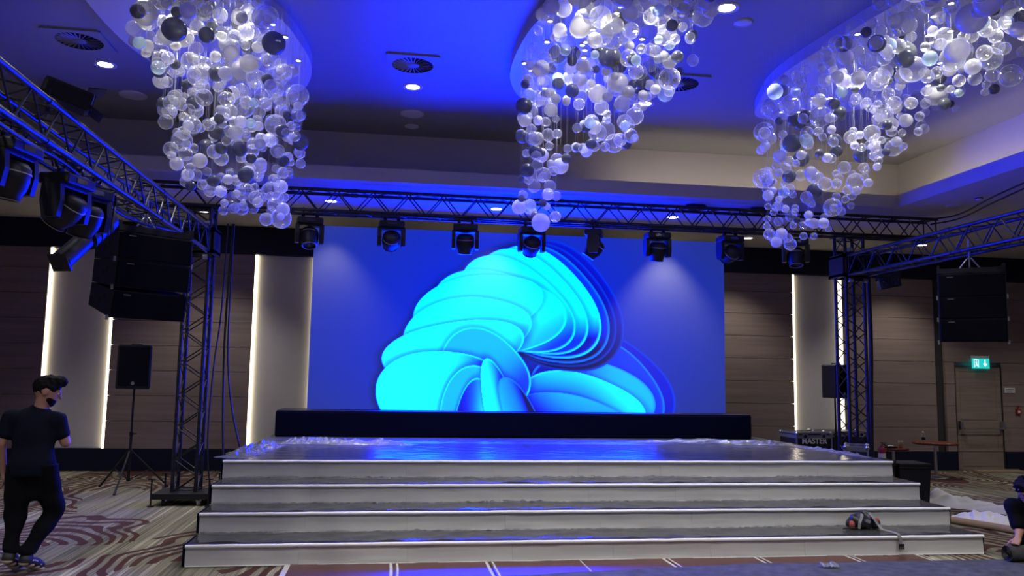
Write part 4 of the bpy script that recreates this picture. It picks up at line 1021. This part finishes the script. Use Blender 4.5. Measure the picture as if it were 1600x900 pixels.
# ------------------------------------------------------------------ figures and soft things, grown from blended volumes
def smin(a, b, k):
    h = np.clip(.5+.5*(b-a)/k, 0, 1); return b+(a-b)*h-k*h*(1-h)
class Vol:
    def __init__(s, lo, hi, h):
        s.lo = np.array(lo, float); s.h = h; s.n = np.ceil((np.array(hi)-s.lo)/h).astype(int)+1
        s.F = np.full(s.n, .5, np.float32)
    def sub(s, lo, hi):
        i0 = np.clip(np.floor((np.array(lo)-s.lo)/s.h).astype(int), 0, s.n-1); i1 = np.clip(np.ceil((np.array(hi)-s.lo)/s.h).astype(int)+1, 1, s.n)
        sl = tuple(slice(a, b) for a, b in zip(i0, i1))
        ax = [s.lo[q]+s.h*np.arange(i0[q], i1[q]) for q in range(3)]
        return sl, np.stack(np.meshgrid(*ax, indexing='ij'), -1)
    def put(s, sl, d, k, cut):
        s.F[sl] = np.maximum(s.F[sl], -d) if cut else smin(s.F[sl], d, k)
    def cap(s, a, b, ra, rb=None, k=.02, cut=False):
        rb = ra if rb is None else rb; a, b = np.array(a, float), np.array(b, float); m = max(ra, rb)+.07
        sl, P = s.sub(np.minimum(a, b)-m, np.maximum(a, b)+m)
        if P.size == 0: return s
        ba = b-a; t = np.clip(((P-a)@ba)/max(ba@ba, 1e-9), 0, 1)
        s.put(sl, np.linalg.norm(P-a-t[..., None]*ba, axis=-1)-(ra+(rb-ra)*t), k, cut); return s
    def ell(s, c, r, axes=None, k=.02, cut=False):
        c, r = np.array(c, float), np.array(r, float); m = r.max()+.07
        sl, P = s.sub(c-m, c+m)
        if P.size == 0: return s
        q = P-c
        if axes is not None: q = q@np.array(axes, float).T
        k0 = np.linalg.norm(q/r, axis=-1); k1 = np.linalg.norm(q/(r*r), axis=-1)
        s.put(sl, k0*(k0-1)/np.maximum(k1, 1e-6), k, cut); return s
    def keep(s, pt, nrm):
        """drop what lies beyond the plane"""
        ax = [s.lo[q]+s.h*np.arange(s.n[q]) for q in range(3)]
        P = np.stack(np.meshgrid(*ax, indexing='ij'), -1)
        nrm = np.array(nrm, float); nrm /= np.linalg.norm(nrm)
        s.F = np.maximum(s.F, (P-np.array(pt))@nrm); return s
    def rough(s, amp, freq, seed=0):
        rng = np.random.default_rng(seed)
        ax = [s.lo[q]+s.h*np.arange(s.n[q]) for q in range(3)]
        P = np.stack(np.meshgrid(*ax, indexing='ij'), -1)
        for _ in range(5):
            kk = rng.normal(size=3); kk = kk/np.linalg.norm(kk)*freq*rng.uniform(.6, 1.5)
            s.F += amp*.5*np.sin(P@kk+rng.uniform(0, 6.28)); 
        return s
    def mesh(s, name, m):
        F = s.F; S_ = F < 0; n = F.shape
        c = [S_[i:n[0]-1+i, j:n[1]-1+j, k:n[2]-1+k] for i in (0, 1) for j in (0, 1) for k in (0, 1)]
        cnt = sum(q.astype(np.int8) for q in c); act = (cnt > 0) & (cnt < 8)
        idx = -np.ones(act.shape, int); I = np.argwhere(act); idx[act] = np.arange(len(I))
        acc = np.zeros((len(I), 3)); num = np.zeros(len(I))
        corners = [(i, j, k) for i in (0, 1) for j in (0, 1) for k in (0, 1)]
        for A in corners:
            for q in range(3):
                if A[q]: continue
                B = list(A); B[q] = 1
                fa = F[I[:, 0]+A[0], I[:, 1]+A[1], I[:, 2]+A[2]]; fb = F[I[:, 0]+B[0], I[:, 1]+B[1], I[:, 2]+B[2]]
                x = (fa < 0) != (fb < 0); t = np.where(x, fa/np.where(x, fa-fb, 1), 0)
                p = I+np.array(A)+0.0; p[:, q] += t
                acc += np.where(x[:, None], p, 0); num += x
        V = s.lo+s.h*acc/num[:, None]
        faces = []
        for q in range(3):
            a, b = (q+1) % 3, (q+2) % 3
            sl0 = [slice(None)]*3; sl1 = [slice(None)]*3; sl0[q] = slice(0, n[q]-1); sl1[q] = slice(1, n[q])
            ed = S_[tuple(sl0)] != S_[tuple(sl1)]
            E_ = np.argwhere(ed)
            E_ = E_[(E_[:, a] > 0) & (E_[:, b] > 0) & (E_[:, a] < n[a]-1) & (E_[:, b] < n[b]-1)]
            if not len(E_): continue
            def ix(da, db):
                z = E_.copy(); z[:, a] -= da; z[:, b] -= db; return idx[z[:, 0], z[:, 1], z[:, 2]]
            quad = np.stack([ix(1, 1), ix(0, 1), ix(0, 0), ix(1, 0)], 1)
            ins = S_[E_[:, 0], E_[:, 1], E_[:, 2]]
            quad[~ins] = quad[~ins][:, ::-1]; faces.append(quad)
        f = np.concatenate(faces) if faces else np.zeros((0, 4), int); f = f[(f >= 0).all(1)]
        me = bpy.data.meshes.new(name); me.from_pydata(V.tolist(), [], f.tolist())
        me.polygons.foreach_set('use_smooth', [True]*len(me.polygons)); me.materials.append(m); me.update(); return me
    def build(s, name, m, parent=None):
        return link(bpy.data.objects.new(name, s.mesh(name, m)), parent)
def frame(fwd, up=(0, 0, 1)):
    f = Vector(fwd).normalized(); r = f.cross(Vector(up)).normalized(); u = r.cross(f); return r, f, u
def head(vol, c, fwd, up=(0, 0, 1), size=1.0):
    r, f, u = frame(fwd, up); A = [list(r), list(f), list(u)]; c = Vector(c)
    K = size; r0, f0, u0 = r, f, u; r, f, u = r*K, f*K, u*K
    S3 = lambda *q: tuple(w_*K for w_ in q)
    vol.ell(c+u*.022-f*.008, S3(.077, .097, .092), A, .02)
    vol.ell(c-u*.045+f*.022, S3(.058, .068, .070), A, .03)
    vol.ell(c-u*.088+f*.052, S3(.026, .026, .022), A, .025)
    vol.cap(c+u*.012+f*.092, c-u*.022+f*.110, .010, .014, .012)
    vol.ell(c-u*.052+f*.088, S3(.024, .012, .010), A, .010)
    vol.ell(c+u*.028+f*.084, S3(.055, .014, .009), A, .014)
    for q in (-1, 1):
        vol.ell(c+r*q*.078-f*.010-u*.006, S3(.011, .022, .032), A, .008)
        vol.ell(c+r*q*.030+f*.094+u*.008, S3(.014, .010, .008), A, .006, True)
    return r0, f0, u0
def hand(vol, wrist, d, palm_n, curl, side=1, sc_=1.0):
    """palm and five bent fingers; d: direction of the hand, palm_n: out of the palm"""
    d = Vector(d).normalized(); pn = (Vector(palm_n)-d*Vector(palm_n).dot(d)).normalized(); s = d.cross(pn)*side; w_ = Vector(wrist)
    kn = w_+d*.085*sc_
    for q in (-.028, -.010, .010, .028): vol.cap(w_+s*q*.7, kn+s*q, .015*sc_, .013*sc_, .012)
    for q, L_ in ((-.030, .060), (-.010, .075), (.010, .080), (.030, .070)):
        p = kn+s*q; dd = d.copy()
        for j, fr_ in enumerate((.45, .32, .23)):
            dd = (Matrix.Rotation(-curl*(1+.25*j), 3, s*side) @ dd).normalized(); p2 = p+dd*L_*fr_*sc_*1.15
            vol.cap(p, p2, .0092-.0008*j, .0086-.0008*j, .004); p = p2
    t0 = w_+d*.025+s*.028; t1 = t0+(s*.75+d*.6+pn*.25).normalized()*.045; t2 = t1+(d*.9+s*.2+pn*.35).normalized()*.035
    vol.cap(t0, t1, .014, .011, .012); vol.cap(t1, t2, .011, .009, .004)

# ---- the man walking away beside the tripod loudspeaker
B = Vector((-3.10, 7.83, 0))
def W(x, y, z): return B+Vector((x, y, z))
p1 = empty('person', B, 0, 'person in navy T-shirt and black trousers walking away, head turned to the stage', 'person')
lo, hi = B+Vector((-.42, -.40, -.02)), B+Vector((.42, .48, 1.80))
HC = W(.072, .02, 1.566); HF = (.90, .30, -.30)
sh = {-1: W(-.20, 0, 1.335), 1: W(.185, .01, 1.325)}
el = {-1: W(-.255, -.03, 1.11), 1: W(.245, .05, 1.115)}
wr_ = {-1: W(-.245, .04, .865), 1: W(.10, .24, 1.19)}
hip = {-1: W(-.085, 0, .90), 1: W(.095, 0, .90)}
kn = {-1: W(-.105, .03, .50), 1: W(.15, .16, .50)}
an = {-1: W(-.095, -.06, .19), 1: W(.03, -.03, .165)}
v = Vol(lo, hi, .0085)
v.ell(W(0, .01, 1.19), (.15, .10, .19), None, .05).ell(W(0, 0, .98), (.145, .10, .14), None, .06)
v.cap(W(-.16, 0, 1.325), W(.16, .01, 1.32), .06, None, .05)
v.cap(W(.02, .0, 1.34), W(.055, .01, 1.53), .060, .054, .03)
head(v, HC, HF, size=1.10)
for q in (-1, 1):
    v.cap(sh[q], el[q], .052, .041, .02).cap(el[q], wr_[q], .040, .027, .015)
    v.cap(hip[q], kn[q], .085, .058, .03).cap(kn[q], an[q], .056, .040, .02)
    v.cap(an[q], an[q]+Vector((.02, .10, -.10)), .036, .03, .02)
hand(v, wr_[-1], (.1, .12, -1), (1, .2, 0), .30, 1)
hand(v, wr_[1], (-.5, .6, .35), (0, -.3, 1), .45, 1)
v.build('body', M['skin'], p1).location = -B
v = Vol(B+Vector((-.36, -.24, .80)), B+Vector((.36, .30, 1.56)), .009)
v.ell(W(0, .01, 1.20), (.185, .128, .23), None, .05).ell(W(.0, .0, .93), (.190, .145, .20), None, .08)
v.cap(W(-.165, 0, 1.325), W(.165, .01, 1.315), .076, None, .05)
for q in (-1, 1): v.cap(sh[q], sh[q].lerp(el[q], .62), .072, .064, .04)
v.cap(W(.015, 0, 1.34), W(.035, .005, 1.41), .076, .070, .03)
v.rough(.006, 26, 3)
v.keep(W(.04, .01, 1.425), (.30, 0, 1)).keep(W(0, 0, .83), (0, 0, -1))
for q in (-1, 1):
    dd = (el[q]-sh[q]).normalized(); e0 = sh[q].lerp(el[q], .66)
sl_ = v.build('t_shirt', M['tee'], p1); sl_.location = -B
v = Vol(B+Vector((-.34, -.32, .08)), B+Vector((.36, .36, 1.0)), .009)
v.ell(W(.0, .0, .88), (.160, .118, .12), None, .05).cap(W(.01, .01, .82), W(.02, .04, .68), .09, .07, .05)
for q in (-1, 1):
    v.cap(hip[q]+Vector((q*.012, 0, .02)), kn[q], .110, .090, .03).cap(kn[q], an[q]+Vector((0, 0, .03)), .088, .058, .03)
v.rough(.008, 22, 9).keep(W(0, 0, .93), (0, 0, 1)).keep(W(0, 0, .165), (0, 0, -1))
tr_ = v.build('trousers', M['trous'], p1); tr_.location = -B
MB().box(W(.205, -.035, .80)-B, (.006, .02, .10), Matrix.Rotation(R_(12), 3, 'Y')).build('pocket_zip', M['white'], tr_)
for q, tw in ((-1, (.08, .85, -.52)), (1, (.30, .85, -.42))):
    d = Vector(tw).normalized(); a = an[q]+Vector((0, -.03, -.045)); b_ = a+d*.20
    up_ = d.cross(Vector((0, 0, 1))).cross(d).normalized()
    v = Vol(B+Vector((-.25, -.30, -.02)), B+Vector((.35, .40, .25)), .0075)
    v.cap(a, b_, .043, .040, .02).cap(an[q], a, .048, .045, .03).ell(a+d*.13+Vector((0, 0, .012)), (.042, .06, .03), None, .03)
    s_ = v.build('shoe', M['shoe'], p1); s_.location = -B
    so = Vol(B+Vector((-.25, -.30, -.03)), B+Vector((.35, .40, .2)), .0075)
    for t_ in (0, .33, .66, 1): so.ell(a.lerp(b_, t_)-up_*.026, (.046, .040, .024), None, .02)
    so.build('shoe_sole', M['sole'], s_)
    MB().tube([a+d*(.02+.03*i)+Vector(((.044 if i % 2 else .046), 0, .012*math.sin(i))) - Vector((0, 0, 0)) for i in range(5)], .005, 5).build('side_stripe', M['white'], s_)
r, f, u = frame(HF); A = [list(r), list(f), list(u)]; KH = 1.10; r, f, u = r*KH, f*KH, u*KH
S3 = lambda *q: tuple(w_*KH for w_ in q)
v = Vol(HC-Vector((.16, .16, .16)), HC+Vector((.2, .16, .18)), .006)
v.ell(HC+u*.034-f*.016, S3(.083, .102, .094), A, .01).ell(HC+u*.098+f*.035, S3(.066, .070, .034), A, .03).ell(HC+u*.108+f*.066, S3(.058, .044, .038), A, .03)
v.keep(HC+u*.045+f*.112, (-u*.80+f*.60)).keep(HC-u*.022-f*.02, (-u*.90+f*.43)).rough(.004, 130, 5)
v.build('hair', M['hair'], p1).location = -B
v = Vol(HC-Vector((.16, .16, .16)), HC+Vector((.2, .16, .1)), .006)
v.ell(HC-u*.045+f*.022, S3(.0625, .0725, .0735), A, .02).ell(HC-u*.088+f*.052, S3(.0300, .0295, .0260), A, .02)
v.keep(HC-u*.024-f*.01, (u*.967+f*.255)).keep(HC-f*.03-u*.05, (-f))
v.build('beard', M['hair'], p1).location = -B
for q in (-1, 1):
    MB().ball(HC+r*q*.030+f*.083+u*.008-B, .011, 10, 7).build('eye', M['white'], p1)
    MB().ball(HC+r*q*.030+f*.0935+u*.008-B, (.005, .005, .005), 8, 6).build('pupil', M['hair'], p1)

# ---- the man crouching over the felt roll
B2 = Vector((6.85, 7.75, 0))
p2 = empty('person', B2, 0, 'person in black with dark curly hair crouching over the felt roll', 'person')
HC2 = Vector((6.435, 7.56, .70)); HF2 = (-.55, -.55, -.50)
sh2 = {-1: Vector((6.40, 7.70, .52)), 1: Vector((6.72, 7.42, .54))}
el2 = {-1: Vector((6.37, 7.60, .30)), 1: Vector((6.86, 7.28, .33))}
wr2 = {-1: Vector((6.275, 7.515, .235)), 1: Vector((6.80, 7.40, .235))}
v = Vol((6.0, 7.0, -.02), (7.65, 8.45, .98), .009)
v.cap((6.66, 7.68, .55), (7.05, 7.90, .42), .14, .14, .05)
v.cap(sh2[-1], sh2[1], .065, None, .05)
v.cap((6.56, 7.60, .58), HC2-Vector((0, 0, .03)), .058, .052, .03)
head(v, HC2, HF2)
for q in (-1, 1): v.cap(sh2[q], el2[q], .053, .043, .02).cap(el2[q], wr2[q], .041, .028, .015)
hip2 = {-1: Vector((7.05, 8.02, .36)), 1: Vector((7.18, 7.80, .36))}
kn2 = {-1: Vector((6.78, 8.05, .10)), 1: Vector((6.92, 7.52, .40))}
an2 = {-1: Vector((7.22, 8.15, .09)), 1: Vector((7.12, 7.55, .09))}
for q in (-1, 1): v.cap(hip2[q], kn2[q], .09, .065, .03).cap(kn2[q], an2[q], .062, .042, .02).cap(an2[q], an2[q]+Vector((-.12 if q > 0 else .10, 0, -.05)), .035, .03, .02)
hand(v, wr2[-1], (-.55, -.35, -.35), (.1, .1, -1), .35, -1)
hand(v, wr2[1], (-.35, .3, -.4), (0, 0, -1), .35, 1)
v.build('body', M['skin'], p2).location = -B2
v = Vol((6.15, 7.1, .2), (7.5, 8.35, .85), .009)
v.cap((6.64, 7.67, .55), (7.08, 7.92, .42), .168, .165, .05).cap(sh2[-1], sh2[1], .082, None, .05).cap((6.62, 7.62, .56), (6.55, 7.60, .60), .08, .072, .03)
for q in (-1, 1): v.cap(sh2[q], sh2[q].lerp(el2[q], .75), .075, .070, .04)
v.rough(.006, 26, 4).build('t_shirt', M['trous'], p2).location = -B2
v = Vol((6.5, 7.2, -.02), (7.6, 8.45, .75), .010)
v.ell((7.12, 7.93, .40), (.17, .17, .15), None, .05)
for q in (-1, 1): v.cap(hip2[q], kn2[q], .112, .086, .03).cap(kn2[q], an2[q], .084, .060, .03)
v.rough(.007, 22, 6).keep((0, 0, .006), (0, 0, -1)).build('trousers', M['trous'], p2).location = -B2
for q in (-1, 1):
    a = an2[q]; d = Vector((-1 if q > 0 else .9, 0, 0))
    v = Vol(a-Vector((.35, .2, .15)), a+Vector((.35, .2, .15)), .009)
    v.cap(a+Vector((0, 0, -.04)), a+d*.17+Vector((0, 0, -.045)), .045, .040, .02).cap(a, a+Vector((0, 0, -.04)), .05, .048, .02)
    v.build('shoe', M['shoe'], p2).location = -B2
r, f, u = frame(HF2); A = [list(r), list(f), list(u)]
v = Vol(HC2-Vector((.2, .2, .2)), HC2+Vector((.2, .2, .22)), .0065)
v.ell(HC2+u*.040-f*.018, (.098, .112, .100), A, .01).ell(HC2+u*.10+f*.045, (.08, .065, .045), A, .03)
v.keep(HC2+u*.050+f*.080, (-u*.7+f*.7)).keep(HC2-u*.01-f*.01, (-u*.9+f*.42)).rough(.014, 95, 8)
v.build('hair', M['hair'], p2).location = -B2
gl_ = MB()
for q in (-1, 1):
    c = HC2+r*q*.033+f*.108+u*.006-B2
    gl_.tube([c+r*.027*math.cos(k*.5236)+u*.021*math.sin(k*.5236) for k in range(13)], .003, 5)
    gl_.tube([c+r*q*.027, HC2+r*q*.082+f*.0+u*.006-B2], .003, 5)
gl_.build('glasses', M['cable'], p2)
for q in (-1, 1):
    MB().ball(HC2+r*q*.030+f*.083+u*.008-B2, .011, 10, 7).build('eye', M['white'], p2)

# ---- bag with straps left on the lowest tread
BG = Vector((5.06, 8.24, .215))
bag = empty('harness_bag', BG, 0, 'small black bag with grey straps and coral tabs on the lowest tread', 'bag')
v = Vol((-.26, -.16, -.02), (.26, .18, .24), .007)
v.ell((.02, .04, .07), (.13, .09, .085), None, .04).ell((-.06, .05, .055), (.10, .08, .06), None, .04).cap((.0, .06, .10), (.06, .06, .145), .045, .035, .03).ell((.12, .03, .05), (.07, .07, .06), None, .03)
v.rough(.012, 55, 2).keep((0, 0, 0), (0, 0, -1)).build('bag_body', M['jacket'], bag)
def strap(pts, wd, name, m, parent):
    P = [Vector(p) for p in pts]; g = MB(); vs = []
    for i, p in enumerate(P):
        d = (P[min(i+1, len(P)-1)]-P[max(i-1, 0)]).normalized(); s = d.cross(Vector((0, -.6, .8))).normalized(); nn = s.cross(d)
        vs += [p-s*wd/2, p+s*wd/2, p+s*wd/2+nn*.004, p-s*wd/2+nn*.004]
    fs = [(i*4+k, i*4+(k+1) % 4, (i+1)*4+(k+1) % 4, (i+1)*4+k) for i in range(len(P)-1) for k in range(4)]
    g.add(vs, fs+[(3, 2, 1, 0), tuple(len(vs)-4+k for k in range(4))]); return g.build(name, m, parent)
strap([(-.10, -.07, .01), (-.09, -.065, .07), (-.05, -.04, .125), (-.01, .02, .15)], .028, 'strap', M['greyweb'], bag)
strap([(.06, .0, .165), (.08, -.06, .11), (.11, -.085, .05), (.12, -.14, .012), (.15, -.24, .008), (.17, -.325, .005), (.185, -.345, -.03), (.19, -.347, -.09)], .034, 'strap', M['greyweb'], bag)
bk = MB().cbox((.195, -.352, -.105), (.055, .012, .025), .003).build('buckle', M['plastic'], bag)
for x in (-.022, 0, .022): MB().box((.195+x, -.352, -.13), (.008, .010, .035)).build('buckle_prong', M['plastic'], bk)
MB().ball((-.15, -.02, .045), (.03, .03, .042), 12, 8).build('coral_tab', M['coral'], bag)
MB().ball((.135, -.035, .085), (.018, .02, .038), 12, 8).build('coral_tab', M['coral'], bag)
MB().cbox((.01, -.068, .085), (.05, .006, .035), .004, Matrix.Rotation(R_(25), 3, 'Y')).build('badge', M['greyweb'], bag)
MB().tube([(-.26, -.03, .008), (-.20, -.04, .014), (-.12, -.05, .012)], .010, 6).build('loose_cord', M['plastic'], bag)
